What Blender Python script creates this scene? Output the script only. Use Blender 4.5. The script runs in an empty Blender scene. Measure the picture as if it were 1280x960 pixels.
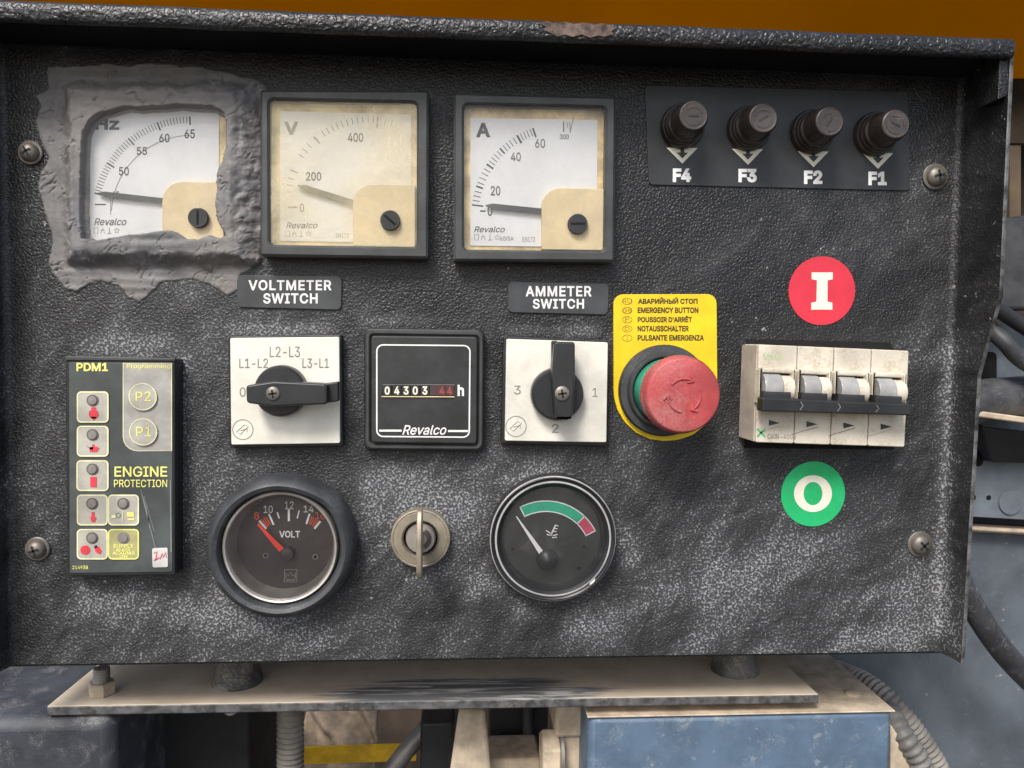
import bpy, bmesh, math, random
import numpy as np
from mathutils import Vector, Matrix, noise
from mathutils.geometry import delaunay_2d_cdt
random.seed(7)
S = bpy.context.scene
C = S.collection
PI = math.pi

# ------------------------------------------------------------------ camera
# pose solved from the four screws of the panel (x right, y down, z away from the viewer, metres)
F = 1000.0
ANG = (0.05498, -0.06675, 0.00826)
TR = (-0.00690, -0.01174, 0.36518)
def rotm(a):
    x, y, z = a
    Rx = np.array([[1,0,0],[0,math.cos(x),-math.sin(x)],[0,math.sin(x),math.cos(x)]])
    Ry = np.array([[math.cos(y),0,math.sin(y)],[0,1,0],[-math.sin(y),0,math.cos(y)]])
    Rz = np.array([[math.cos(z),-math.sin(z),0],[math.sin(z),math.cos(z),0],[0,0,1]])
    return Rz @ Ry @ Rx
RM = rotm(ANG); TV = np.array(TR)
def to_world(p): return np.array([p[0], p[2], -p[1]])
CAM = to_world(-RM.T @ TV)
AX = [to_world(RM[i]) for i in range(3)]          # right, down, forward
cd = bpy.data.cameras.new('camera'); cam = bpy.data.objects.new('camera', cd); C.objects.link(cam)
m = Matrix.Identity(4)
for i, v in enumerate((AX[0], -AX[1], -AX[2], CAM)):
    for j in range(3): m[j][i] = v[j]
cam.matrix_world = m
cd.sensor_width = 36; cd.lens = F / 1280 * 36; cd.clip_start = 0.01; cd.clip_end = 500
S.camera = cam

# ------------------------------------------------------------------ sky, sun, exposure
SUN_EL, SUN_AZ = math.radians(47), math.radians(205)   # azimuth clockwise from +Y: behind the camera, on the left
w = bpy.data.worlds.new('World'); S.world = w; w.use_nodes = True
nt = w.node_tree; nt.nodes.clear()
sky = nt.nodes.new('ShaderNodeTexSky'); sky.sky_type = 'NISHITA'; sky.sun_disc = False
sky.sun_elevation = SUN_EL; sky.sun_rotation = SUN_AZ; sky.air_density = 1.0; sky.dust_density = 3.0; sky.ozone_density = 0.6
bg = nt.nodes.new('ShaderNodeBackground'); bg.inputs[1].default_value = 0.085
out = nt.nodes.new('ShaderNodeOutputWorld')
nt.links.new(sky.outputs[0], bg.inputs[0]); nt.links.new(bg.outputs[0], out.inputs[0])
ld = bpy.data.lights.new('sun', 'SUN'); ld.energy = 1.5; ld.angle = math.radians(17); ld.color = (1, .975, .94)
sun = bpy.data.objects.new('sun', ld); C.objects.link(sun)
sd = Vector((math.sin(SUN_AZ)*math.cos(SUN_EL), math.cos(SUN_AZ)*math.cos(SUN_EL), math.sin(SUN_EL)))
sun.rotation_euler = sd.to_track_quat('Z', 'Y').to_euler(); sun.location = sd * 3
S.view_settings.view_transform = 'Standard'; S.view_settings.look = 'None'
S.view_settings.exposure = 1.14; S.view_settings.gamma = 1.0

# ------------------------------------------------------------------ measuring helpers
def ray(px, py):
    return AX[0]*((px-640)/F) + AX[1]*((py-480)/F) + AX[2]
def at(px, py, h=0.0):                    # photo point -> (u, v) on the plane h metres in front of the panel
    d = ray(px, py); s = (-h - CAM[1]) / d[1]; q = CAM + d*s
    return np.array([q[0], q[2]])
def at3(px, py, y):                       # photo point -> world point on the vertical plane at depth y
    u = at(px, py, -y); return Vector((u[0], y, u[1]))
def atz(px, py, z):                       # photo point -> world point on the horizontal plane z
    d = ray(px, py); s = (z - CAM[2]) / d[2]; return Vector(CAM + d*s)
def pxm(px, py, h=0.0): return float(np.linalg.norm(at(px+1, py, h) - at(px, py, h)))
MM = 0.001
ZP = float(at3(540, 882, .014).z)         # top of the mounting plate

# ------------------------------------------------------------------ materials
class NT:
    def __init__(s, name):
        s.m = bpy.data.materials.new(name); s.m.use_nodes = True; s.t = s.m.node_tree; s.t.nodes.clear()
        s.out = s.n('ShaderNodeOutputMaterial'); s.b = s.n('ShaderNodeBsdfPrincipled')
        s.t.links.new(s.b.outputs[0], s.out.inputs[0])
        s.pos = s.n('ShaderNodeNewGeometry').outputs['Position']
    def n(s, t, **k):
        q = s.t.nodes.new(t)
        for a, v in k.items(): setattr(q, a, v)
        return q
    def put(s, sock, v):
        if isinstance(v, bpy.types.NodeSocket): s.t.links.new(v, sock)
        elif isinstance(v, (tuple, list)) and len(v) == 3 and sock.type == 'RGBA': sock.default_value = (*v, 1)
        else: sock.default_value = v
    def noise(s, scale, detail=4, rough=.55, vec=None, dist=0):
        q = s.n('ShaderNodeTexNoise'); s.put(q.inputs['Vector'], vec or s.pos); s.put(q.inputs['Scale'], scale)
        q.inputs['Detail'].default_value = detail; q.inputs['Roughness'].default_value = rough; q.inputs['Distortion'].default_value = dist
        return q.outputs[0]
    def math(s, op, a, b=0.0, c=0.0, clamp=False):
        q = s.n('ShaderNodeMath', operation=op, use_clamp=clamp)
        s.put(q.inputs[0], a); s.put(q.inputs[1], b); s.put(q.inputs[2], c); return q.outputs[0]
    def ramp(s, v, a, b, c=0., d=1.):
        q = s.n('ShaderNodeMapRange', interpolation_type='SMOOTHSTEP'); s.put(q.inputs[0], v)
        for i, x in enumerate((a, b, c, d)): q.inputs[i+1].default_value = x
        return q.outputs[0]
    def mix(s, f, a, b, mode='MIX'):
        q = s.n('ShaderNodeMix', data_type='RGBA', blend_type=mode)
        s.put(q.inputs[0], f); s.put(q.inputs[6], a); s.put(q.inputs[7], b); return q.outputs[2]
    def mapv(s, sc, rot=(0,0,0)):                              # turn first, then stretch
        v = s.pos
        if any(rot): r = s.n('ShaderNodeMapping'); s.put(r.inputs[0], v); r.inputs['Rotation'].default_value = rot; v = r.outputs[0]
        q = s.n('ShaderNodeMapping'); s.put(q.inputs[0], v); q.inputs['Scale'].default_value = sc; return q.outputs[0]
    def bump(s, h, dist, strength=1.0, prev=None):
        q = s.n('ShaderNodeBump'); q.inputs['Strength'].default_value = strength; q.inputs['Distance'].default_value = dist
        s.put(q.inputs['Height'], h)
        if prev: s.put(q.inputs['Normal'], prev)
        return q.outputs[0]
    def set(s, **k):
        al = dict(col='Base Color', rough='Roughness', metal='Metallic', nrm='Normal', spec='Specular IOR Level', alpha='Alpha', coat='Coat Weight', trans='Transmission Weight', sss='Subsurface Weight')
        for a, v in k.items(): s.put(s.b.inputs[al[a]], v)
        return s.m

DUST = (.36, .33, .29)
def mat(name, col, rough=.5, metal=0., var=.12, vs=70, dust=0., dcol=DUST, ds=45, fine=900, bump=.0, bs=700, spec=.5, coat=0., fleck=0.):
    s = NT(name)
    n1 = s.noise(vs, 5, .6)
    c0 = tuple(max(0, x*(1-2*var)) for x in col); c1 = tuple(min(1, x*(1+2*var)) for x in col)
    c = s.mix(s.ramp(n1, .3, .7), c0, c1); r = s.math('ADD', s.math('MULTIPLY', s.noise(vs*2.3, 3), .25), rough-.12, clamp=True)
    if dust > 0:
        d = s.math('ADD', s.math('MULTIPLY', s.noise(ds, 7, .7, dist=.4), .64), s.math('MULTIPLY', s.noise(fine, 3, .65), .36))
        f = s.ramp(d, .72-.42*dust, .86-.30*dust, 0, min(1, .35+.6*dust))
        c = s.mix(f, c, dcol); r = s.math('MAXIMUM', r, s.math('MULTIPLY', f, .85))
    if fleck: c = s.mix(s.math('MULTIPLY', s.ramp(s.math('ADD', s.math('MULTIPLY', s.noise(170, 2), .8), s.math('MULTIPLY', s.noise(9, 2), .2)), .64, .70), fleck), c, (.42, .43, .43))
    k = dict(col=c, rough=r, metal=metal, spec=spec, coat=coat)
    if bump: k['nrm'] = s.bump(s.noise(bs, 4, .6), bump*MM)
    return s.set(**k)

def hammer(name, blobs=(), base=.0075, gain=1.0, scale=930, bmp=.15):
    """black orange-peel paint with pale dust rubbed over its lumps in patches"""
    s = NT(name)
    lump = s.noise(scale, 1.2, .45, dist=.35)
    cell = s.ramp(lump, .36, .64)                                      # 1 on the lumps, 0 in the creases
    smear = s.math('ADD', s.noise(1, 6, .68, vec=s.mapv((18, 22, 75), (0, .42, 0)), dist=1.1), s.noise(1, 6, .68, vec=s.mapv((70, 22, 14), (0, -.5, 0)), dist=1.1))
    big = s.math('ADD', s.math('MULTIPLY', s.noise(11, 7, .66, dist=1.6), .40), s.math('MULTIPLY', smear, .30))
    L = s.math('MULTIPLY', s.math('SUBTRACT', big, .5), 5.0)
    for (u, v, r, a) in blobs:
        d = s.n('ShaderNodeVectorMath', operation='DISTANCE'); s.put(d.inputs[0], s.pos); d.inputs[1].default_value = (u, 0, v)
        L = s.math('ADD', L, s.ramp(d.outputs['Value'], 0, r, a, 0))
    L = s.math('MULTIPLY', s.ramp(L, -.42, 1.25), gain)
    fine = s.noise(1900, 2, .6)
    pat = s.math('ADD', s.math('MULTIPLY', lump, .8), s.math('MULTIPLY', fine, .2))
    thr = s.math('SUBTRACT', .640, s.math('MULTIPLY', L, .185))
    f = s.math('MULTIPLY', s.math('SUBTRACT', pat, thr), 6.5, clamp=True)
    f = s.math('MULTIPLY', f, s.math('ADD', s.math('MULTIPLY', L, .62), .10), clamp=True)
    film = s.math('MULTIPLY', s.math('ADD', L, .08), .115)
    col = s.mix(s.math('MAXIMUM', f, film), (base, base*1.03, base*1.10), (.41, .418, .437))
    fl = s.math('MULTIPLY', s.ramp(s.math('ADD', s.math('MULTIPLY', s.noise(310, 3), .75), s.math('MULTIPLY', s.noise(14, 3), .25)), .66, .70), .6)
    col = s.mix(fl, col, (.46, .45, .43))
    rough = s.math('ADD', s.math('MULTIPLY', f, .35), s.math('ADD', .34, s.math('MULTIPLY', L, .2)), clamp=True)
    b = s.bump(cell, bmp*MM)
    b = s.bump(s.noise(1700, 2), .04*MM, prev=b)
    return s.set(col=col, rough=rough, nrm=b, spec=.5)

def glass(name, fog=.06, tint=(.75, .75, .73), fs=60, lo=.45, hi=.75, fr=.38):
    s = NT(name); s.t.nodes.remove(s.b)
    tr = s.n('ShaderNodeBsdfTransparent'); gl = s.n('ShaderNodeBsdfGlossy'); gl.inputs['Roughness'].default_value = .06
    di = s.n('ShaderNodeBsdfDiffuse'); s.put(di.inputs[0], tint)
    fn = s.n('ShaderNodeFresnel'); fn.inputs[0].default_value = 1.45
    m1 = s.n('ShaderNodeMixShader'); s.put(m1.inputs[0], s.math('MULTIPLY', fn.outputs[0], fr)); s.t.links.new(tr.outputs[0], m1.inputs[1]); s.t.links.new(gl.outputs[0], m1.inputs[2])
    m2 = s.n('ShaderNodeMixShader'); s.put(m2.inputs[0], s.ramp(s.noise(fs, 6, .65, dist=.5), lo, hi, fog*.3, fog)); s.t.links.new(m1.outputs[0], m2.inputs[1]); s.t.links.new(di.outputs[0], m2.inputs[2])
    s.t.links.new(m2.outputs[0], s.out.inputs[0]); return s.m

def uvb(px, py, r, a): q = at(px, py); return (q[0], q[1], r, a)
def wipe(pts, r, a):                                   # a streak of dust laid along a line of photo points
    o = []
    for p, q in zip(pts, pts[1:]):
        n = max(2, int(math.hypot(q[0]-p[0], q[1]-p[1])*.00037/(r*.75)))
        for t in range(n): o.append(uvb(p[0]+(q[0]-p[0])*t/n, p[1]+(q[1]-p[1])*t/n, r, a))
    return o
M = {}
WIPES = wipe([(478,592),(540,625),(602,645)], .014, .55) + wipe([(455,600),(478,665)], .010, .4) + wipe([(110,748),(300,772),(430,798)], .016, .4) + wipe([(600,725),(680,775)], .014, .5) \
      + wipe([(782,670),(800,735)], .010, .4) + wipe([(1187,440),(1182,640),(1176,800)], .010, .55) + wipe([(1060,802),(1165,798)], .012, .6) + wipe([(740,790),(860,735),(1000,690),(1090,700)], .018, .45) \
      + wipe([(640,603),(705,582)], .010, .45) + wipe([(290,412),(425,411)], .006, .5) + wipe([(636,412),(755,415)], .006, .5) + wipe([(110,432),(230,430)], .009, .5) + wipe([(232,450),(232,560)], .006, .35) + wipe([(455,400),(605,402)], .006, .4)
M['panel'] = hammer('black_hammered_paint', WIPES + [uvb(520,620,.05,.55), uvb(260,590,.05,.4), uvb(900,740,.13,.45), uvb(1080,760,.12,.35), uvb(420,790,.10,.55),
      uvb(150,420,.05,.35), uvb(1150,240,.04,.5), uvb(1165,760,.04,.5), uvb(640,320,.05,.15), uvb(1180,450,.06,.3), uvb(700,580,.04,.3), uvb(640,600,.05,.25), uvb(210,790,.12,.45), uvb(40,480,.07,.35), uvb(250,420,.06,.25), uvb(690,130,.14,-.55), uvb(1000,430,.06,-.25), uvb(900,560,.05,-.2)])
M['panel_edge'] = hammer('black_hammered_edge_paint', [], gain=.8)
M['visor'] = hammer('black_hammered_visor_paint', [], gain=.95, bmp=.3, scale=520)
M['under'] = mat('hood_paint_shaded_underside', (.006,.006,.0065), .75, spec=.25)  # same paint as the hood, darkened to carry the shade beneath it
M['inner'] = mat('dark_inner_paint', (.008,.008,.008), .7, dust=.1)
M['bare_thin'] = mat('half_bare_black_edge', (.10,.10,.10), .5, .3, var=.4, vs=150, dust=.40, dcol=(.30,.28,.25), ds=160)
M['bare'] = mat('worn_bare_steel', (.45,.42,.38), .45, .7, dust=.35)
M['black'] = mat('black_plastic', (.018,.018,.019), .42, dust=.22, bump=.02)
M['black_clean'] = mat('black_moulded_plastic', (.022,.023,.025), .36, dust=.12, bump=.015)
M['dull'] = mat('matt_black', (.010,.010,.010), .7)
M['void'] = mat('dark_cavity', (.004,.004,.004), .9)
M['frame'] = mat('grey_black_meter_frame', (.048,.051,.051), .5, dust=.35, dcol=(.17,.17,.17), bump=.02)
M['cream'] = mat('yellowed_cream_plastic', (.72,.58,.34), .42, var=.06, vs=70, dust=.26, dcol=(.48,.36,.18), ds=130, fine=1400)
M['cream_strip'] = mat('ambered_clear_plastic', (.74,.55,.27), .4, var=.2, vs=90, dust=.2, dcol=(.45,.29,.13), ds=70)
M['dial'] = mat('white_dial_card', (.74,.74,.73), .55, var=.03, vs=50, dust=.1, dcol=(.6,.55,.45))
M['dial_yellow'] = mat('yellowed_dial_card', (.80,.78,.72), .55, var=.04, vs=45, dust=.42, dcol=(.78,.63,.30), ds=28)
M['ink'] = mat('dark_dial_ink', (.045,.045,.05), .6)
M['ink_pale'] = mat('faded_dial_ink', (.22,.21,.2), .6)
M['ink_grey'] = mat('grey_engraving', (.24,.23,.20), .6)
M['needle'] = mat('grey_pointer_paint', (.06,.065,.06), .5)
M['needle_old'] = mat('browned_pointer_paint', (.20,.18,.12), .5)
M['glass'] = glass('dusty_clear_window', .07)
M['glass_fog'] = glass('yellow_fogged_window', .34, (.86,.77,.54), 36, .42, .70)
M['glass_dark'] = glass('smeared_gauge_glass', .05, (.45,.40,.38), 40, .3, .8, .8)
M['white'] = mat('white_print', (.80,.80,.78), .5, var=.04)
M['plate_white'] = mat('ivory_switch_plate', (.74,.72,.63), .5, var=.05, vs=60, dust=.24, dcol=(.45,.36,.24), ds=60)
M['plate_dirty'] = mat('stained_ivory_switch_plate', (.68,.66,.58), .5, var=.07, vs=60, dust=.34, dcol=(.38,.30,.22), ds=50)
M['plate_label'] = mat('grey_label_plastic', (.050,.054,.057), .42, dust=.28, dcol=(.13,.135,.14))
M['yellow_label'] = mat('yellow_label', (.80,.56,.012), .42, var=.05, dust=.10, dcol=(.5,.36,.1))
M['ink_brown'] = mat('brown_black_print', (.05,.033,.012), .6)
M['ink_faint'] = mat('faint_brown_print', (.30,.20,.03), .6)
M['red_head'] = mat('faded_red_plastic', (.42,.060,.062), .55, var=.1, dust=.62, dcol=(.46,.20,.195), ds=35, bump=.03)
M['red_side'] = mat('deep_red_plastic', (.42,.03,.03), .45, var=.1, dust=.2, dcol=(.3,.1,.08))
M['green_ring'] = mat('green_plastic_ring', (.04,.30,.19), .4, dust=.3, dcol=(.35,.5,.42))
M['sticker_red'] = mat('red_sticker', (.62,.030,.055), .5, var=.05, dust=.26, ds=90, dcol=(.6,.2,.2))
M['sticker_green'] = mat('green_sticker', (.015,.42,.14), .5, var=.05, dust=.24, ds=90, dcol=(.2,.5,.3))
M['off_white'] = mat('off_white_print', (.78,.75,.62), .5, var=.04)
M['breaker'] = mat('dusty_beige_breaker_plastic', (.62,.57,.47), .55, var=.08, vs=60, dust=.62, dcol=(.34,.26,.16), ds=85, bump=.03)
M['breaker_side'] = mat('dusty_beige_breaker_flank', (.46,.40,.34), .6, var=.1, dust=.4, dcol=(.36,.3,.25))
M['breaker_pale'] = mat('pale_grey_toggle_plastic', (.32,.32,.31), .25, dust=.5, dcol=(.22,.21,.19), ds=120)
M['green_ink'] = mat('green_print', (.06,.40,.16), .6)
M['green_faint'] = mat('pale_green_print', (.36,.47,.28), .6)
M['rubber'] = mat('dusty_black_rubber', (.042,.045,.049), .5, var=.15, dust=.50, dcol=(.17,.17,.175), ds=30, bump=.02)
M['chrome'] = mat('dusty_silver_bezel', (.50,.47,.43), .38, .6, dust=.42, dcol=(.42,.39,.35), ds=40)
M['gauge_face'] = mat('brown_black_gauge_face', (.045,.038,.037), .5, var=.1, dust=.15, dcol=(.1,.09,.085), ds=30)
M['gauge_face_black'] = mat('black_gauge_face', (.028,.030,.030), .45, var=.15, dust=.38, dcol=(.10,.11,.108), ds=45)
M['orange_red'] = mat('red_orange_print', (.75,.09,.03), .5)
M['needle_red'] = mat('red_pointer_paint', (.78,.06,.035), .45)
M['teal'] = mat('green_arc_print', (.02,.40,.24), .5)
M['pink'] = mat('pink_red_arc_print', (.62,.07,.13), .5)
M['brass'] = mat('dusty_brass_key_switch', (.34,.30,.23), .45, .45, dust=.5, dcol=(.36,.32,.26), ds=60, bump=.03)
M['key'] = mat('dirty_key_metal', (.42,.36,.27), .45, .6, dust=.4, dcol=(.40,.35,.28))
M['screw'] = mat('dusty_zinc_screw', (.21,.195,.17), .48, .6, dust=.6, dcol=(.17,.15,.13), ds=150, bump=.03)
M['bakelite'] = mat('brown_black_bakelite', (.028,.022,.020), .36, var=.2, dust=.3, dcol=(.12,.095,.08), ds=120)
M['bakelite_top'] = mat('worn_bakelite_top', (.05,.042,.038), .45, var=.2, dust=.45, dcol=(.19,.165,.15), ds=160, bump=.05)
M['fuse_label'] = mat('charcoal_label_sheet', (.026,.027,.029), .42, dust=.2, dcol=(.06,.06,.06))
M['pdm'] = mat('dark_grey_membrane', (.072,.082,.079), .38, var=.15, vs=40, dust=.35, dcol=(.15,.165,.165), ds=35)
M['pdm_pale'] = mat('pale_grey_membrane', (.36,.35,.32), .4, dust=.1)
M['pdm_key'] = mat('warm_grey_membrane', (.40,.385,.33), .4)
M['yellow_ink'] = mat('pale_yellow_print', (.72,.70,.20), .5)
M['yellow_line'] = mat('pale_yellow_line', (.72,.70,.42), .5)
M['led'] = mat('grey_indicator_lens', (.22,.20,.185), .3)
M['led_rim'] = mat('dark_indicator_rim', (.11,.09,.085), .5)
M['red_ink'] = mat('red_print', (.60,.045,.065), .5)
M['sticker'] = mat('small_white_sticker', (.58,.56,.54), .5, dust=.2)
M['scuff'] = mat('scuffed_film', (.20,.22,.22), .45)
s = NT('grey_sealing_putty')                      # trowelled putty
n1 = s.noise(55, 6, .65, dist=.8); n2 = s.noise(260, 4, .6)
M['putty'] = s.set(col=s.mix(s.ramp(s.noise(22, 4, .6), .35, .68), s.mix(s.ramp(n1, .3, .7), (.10,.10,.103), (.205,.202,.202)), (.19,.176,.165)), rough=.6,
                   nrm=s.bump(s.noise(150, 6, .62, dist=1.2), .13*MM, prev=s.bump(n2, .15*MM)))
M['chip'] = mat('scraped_primer', (.105,.070,.055), .75, var=.4, vs=220, dust=.4, dcol=(.20,.165,.145), ds=200)
M['sand'] = mat('dust_covered_steel', (.50,.41,.30), .85, var=.14, vs=80, dust=.45, dcol=(.33,.265,.20), ds=110, fine=1500, bump=.08, bs=1500)
s = NT('dusty_plate_with_scraped_streaks')        # dusty top, dark steel where something scraped along it
mp = s.mapv((14, 120, 60)); st = s.noise(1.0, 6, .62, vec=mp, dist=.5)
d = s.n('ShaderNodeVectorMath', operation='DISTANCE'); q = s.mapv((1, 3.2, 1)); s.put(d.inputs[0], q)
pc = atz(580, 868, ZP); d.inputs[1].default_value = (pc.x, pc.y*3.2, pc.z)
msk = s.math('ADD', s.ramp(d.outputs['Value'], .02, .135, .38, -.35), st)
sc_ = s.ramp(msk, .50, .80)
colr = s.mix(s.ramp(s.noise(48, 5), .3, .7), (.52,.43,.32), (.63,.54,.42))
dark = s.mix(s.ramp(s.noise(1.0, 5, .7, vec=s.mapv((16, 300, 60)), dist=1.0), .50, .60), (.115,.12,.125), (.55,.53,.50))
M['plate'] = s.set(col=s.mix(sc_, colr, dark), rough=.75, nrm=s.bump(s.noise(1300, 3), .06*MM))
M['plate_edge'] = mat('chipped_dark_plate_edge', (.10,.10,.10), .55, .3, var=.3, vs=160, dust=.45, dcol=(.36,.30,.25), ds=120, bump=.15, bs=500)
M['blue'] = mat('dusty_blue_paint', (.090,.140,.205), .55, var=.08, vs=60, dust=.50, dcol=(.33,.37,.40), ds=70, fleck=.3, fine=1300, bump=.04)
M['bluegrey'] = mat('dusty_blue_grey_sheet', (.095,.112,.130), .5, var=.14, vs=18, dust=.46, dcol=(.21,.225,.235), ds=80, fine=420, fleck=.55)
M['bluegrey_light'] = mat('dusty_pale_blue_grey_sheet', (.15,.175,.195), .5, var=.15, vs=30, dust=.35, dcol=(.30,.31,.32), ds=50)
M['mount_black'] = mat('dusty_speckled_black_casting', (.04,.045,.055), .6, var=.2, vs=30, dust=.54, dcol=(.30,.29,.285), ds=70, fine=1600, bump=.15, bs=900)
M['rubber_mount'] = mat('dusty_mount_rubber', (.06,.062,.06), .5, var=.3, dust=.62, dcol=(.34,.30,.24), ds=80, bump=.05)
M['hose'] = mat('dusty_grey_conduit', (.21,.195,.17), .6, dust=.4, dcol=(.33,.29,.24), ds=50)
M['hose_dark'] = mat('dusty_dark_conduit', (.15,.145,.135), .55, dust=.4, dcol=(.33,.30,.26), ds=50)
M['cable'] = mat('taped_black_cable', (.04,.04,.044), .38, dust=.5, dcol=(.26,.26,.27), ds=90, bump=1.0, bs=110)
M['yellow_paint'] = mat('yellow_machine_paint', (.80,.47,.015), .5, dust=.05)
M['orange'] = mat('orange_canopy_paint', (.105,.034,.0), .9, var=.06, vs=4, spec=0.)
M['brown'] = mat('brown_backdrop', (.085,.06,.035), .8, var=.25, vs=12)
M['brown_dark'] = mat('dark_brown_panel', (.05,.034,.024), .8, var=.3, vs=14)
M['cloth'] = mat('dusty_beige_cloth', (.20,.155,.11), .9, var=.2)
M['pipe'] = mat('grey_scuffed_pipe', (.06,.06,.062), .5, var=.3, vs=60, dust=.45, dcol=(.22,.22,.215), ds=90, bump=.3, bs=120)
M['cover'] = mat('grey_worn_cover', (.032,.032,.033), .6, var=.3, vs=45, dust=.3, dcol=(.085,.083,.08), ds=40, bump=.3, bs=70)
M['steel'] = mat('dull_grey_steel', (.24,.23,.215), .5, .4, dust=.35, dcol=(.34,.31,.27))
M['black_steel'] = mat('sooty_black_steel', (.022,.022,.024), .55, dust=.3, dcol=(.14,.125,.11))
M['ground'] = mat('dusty_concrete_ground', (.085,.078,.07), .9, var=.1, vs=3)

# ------------------------------------------------------------------ mesh builder
FONT = {}
import os
try: SANS = bpy.data.fonts.load(os.path.join(bpy.utils.system_resource('DATAFILES', path='fonts'), 'Inter.woff2'))
except Exception: SANS = None
def glyphs(txt, bold=0., shear=0., space=1.0):
    """outlines of a word, thickened by bold, filled by winding number and scaled to a unit box"""
    k = (txt, bold, shear, space)
    if k in FONT: return FONT[k]
    cu = bpy.data.curves.new('lettering', 'FONT'); cu.body = txt; cu.size = 1
    if SANS: cu.font = SANS
    cu.shear = shear; cu.space_character = space; cu.resolution_u = 3; cu.fill_mode = 'NONE'
    o = bpy.data.objects.new('lettering', cu); C.objects.link(o)
    dg = bpy.context.evaluated_depsgraph_get(); me = bpy.data.meshes.new_from_object(o.evaluated_get(dg))
    V = np.array([v.co[:2] for v in me.vertices]); nb = {}
    for e in me.edges:
        a, b = e.vertices; nb.setdefault(a, []).append(b); nb.setdefault(b, []).append(a)
    bpy.data.objects.remove(o); bpy.data.curves.remove(cu); bpy.data.meshes.remove(me)
    seen = set(); loops = []
    for a in range(len(V)):
        if a in seen or a not in nb: continue
        L = [a]; seen.add(a); cur = a
        while True:
            nx_ = [b for b in nb[cur] if b not in seen]
            if not nx_: break
            cur = a+1 if (cur == a and a+1 in nx_) else nx_[0]; L.append(cur); seen.add(cur)
        P = [V[q] for q in L]; P = [p for i, p in enumerate(P) if np.linalg.norm(p-P[i-1]) > 1e-5]
        if len(P) > 2: loops.append(P)
    tot = sum(area(P) for P in loops)
    if bold: loops = [inset(P, -bold if tot > 0 else bold) for P in loops]
    pts = []; ed = []
    for P in loops:
        b = len(pts); n = len(P); pts += [Vector(p) for p in P]; ed += [(b+i, b+(i+1) % n) for i in range(n)]
    vo, _, fo, *_r = delaunay_2d_cdt(pts, ed, [], 0, 1e-6)
    VV = np.array([tuple(v) for v in vo]); cen = np.array([VV[list(f)].mean(0) for f in fo]); wn = np.zeros(len(cen))
    for P in loops:
        n = len(P)
        for i in range(n):
            a, b = P[i], P[(i+1) % n]; cr = (b[0]-a[0])*(cen[:,1]-a[1]) - (cen[:,0]-a[0])*(b[1]-a[1])
            wn += ((a[1] <= cen[:,1]) & (b[1] > cen[:,1]) & (cr > 0)).astype(int) - ((a[1] > cen[:,1]) & (b[1] <= cen[:,1]) & (cr < 0)).astype(int)
    Fc = [tuple(f) for f, w_ in zip(fo, wn) if abs(w_) > .5]
    used = sorted({q for f in Fc for q in f}); mp = {q: i for i, q in enumerate(used)}; VV = VV[used]; Fc = [tuple(mp[q] for q in f) for f in Fc]
    lo, hi = VV.min(0), VV.max(0); VV = (VV - lo) / np.maximum(hi - lo, 1e-6)
    FONT[k] = (VV, Fc); return FONT[k]

def area(p): p = np.array(p); x, y = p[:,0], p[:,1]; return .5*np.sum(x*np.roll(y,-1) - np.roll(x,-1)*y)
def ccw(p): p = [np.array(q, float) for q in p]; return p if area(p) > 0 else p[::-1]
def inset(p, d):
    n = len(p); r = []
    for i in range(n):
        a, b, c = p[i-1], p[i], p[(i+1) % n]
        e1 = (b-a)/max(1e-9, np.linalg.norm(b-a)); e2 = (c-b)/max(1e-9, np.linalg.norm(c-b))
        n1 = np.array([-e1[1], e1[0]]); n2 = np.array([-e2[1], e2[0]]); k = max(.35, 1 + n1 @ n2)
        r.append(b + (n1+n2) / k * d)
    return r
def rq(quad, r, n=5):                     # polygon with rounded corners; r may be a list
    q = ccw(quad); o = []; k = len(q)
    rr = r if isinstance(r, (list, tuple)) else [r]*k
    if area(quad) <= 0: rr = list(rr)[::-1]
    for i in range(k):
        a, b, c = q[i-1], q[i], q[(i+1) % k]
        if rr[i] <= 0: o.append(b); continue
        p0 = b + (a-b)/np.linalg.norm(a-b)*rr[i]; p2 = b + (c-b)/np.linalg.norm(c-b)*rr[i]
        for t in np.linspace(0, 1, n+1):
            wq = .75; den = (1-t)**2 + 2*wq*t*(1-t) + t*t
            o.append(((1-t)**2*p0 + 2*wq*t*(1-t)*b + t*t*p2)/den)
    return o
def pq(pts, h=0.): return [at(x, y, h) for x, y in pts]
def circle(c, r, n=40, a0=0): return [np.array(c) + r*np.array([math.cos(a0+2*PI*i/n), math.sin(a0+2*PI*i/n)]) for i in range(n)]
def circle3(a, b, c):
    A = np.array([2*(b-a), 2*(c-a)]); B = np.array([b@b-a@a, c@c-a@a]); o = np.linalg.solve(A, B); return o, np.linalg.norm(a-o)

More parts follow.
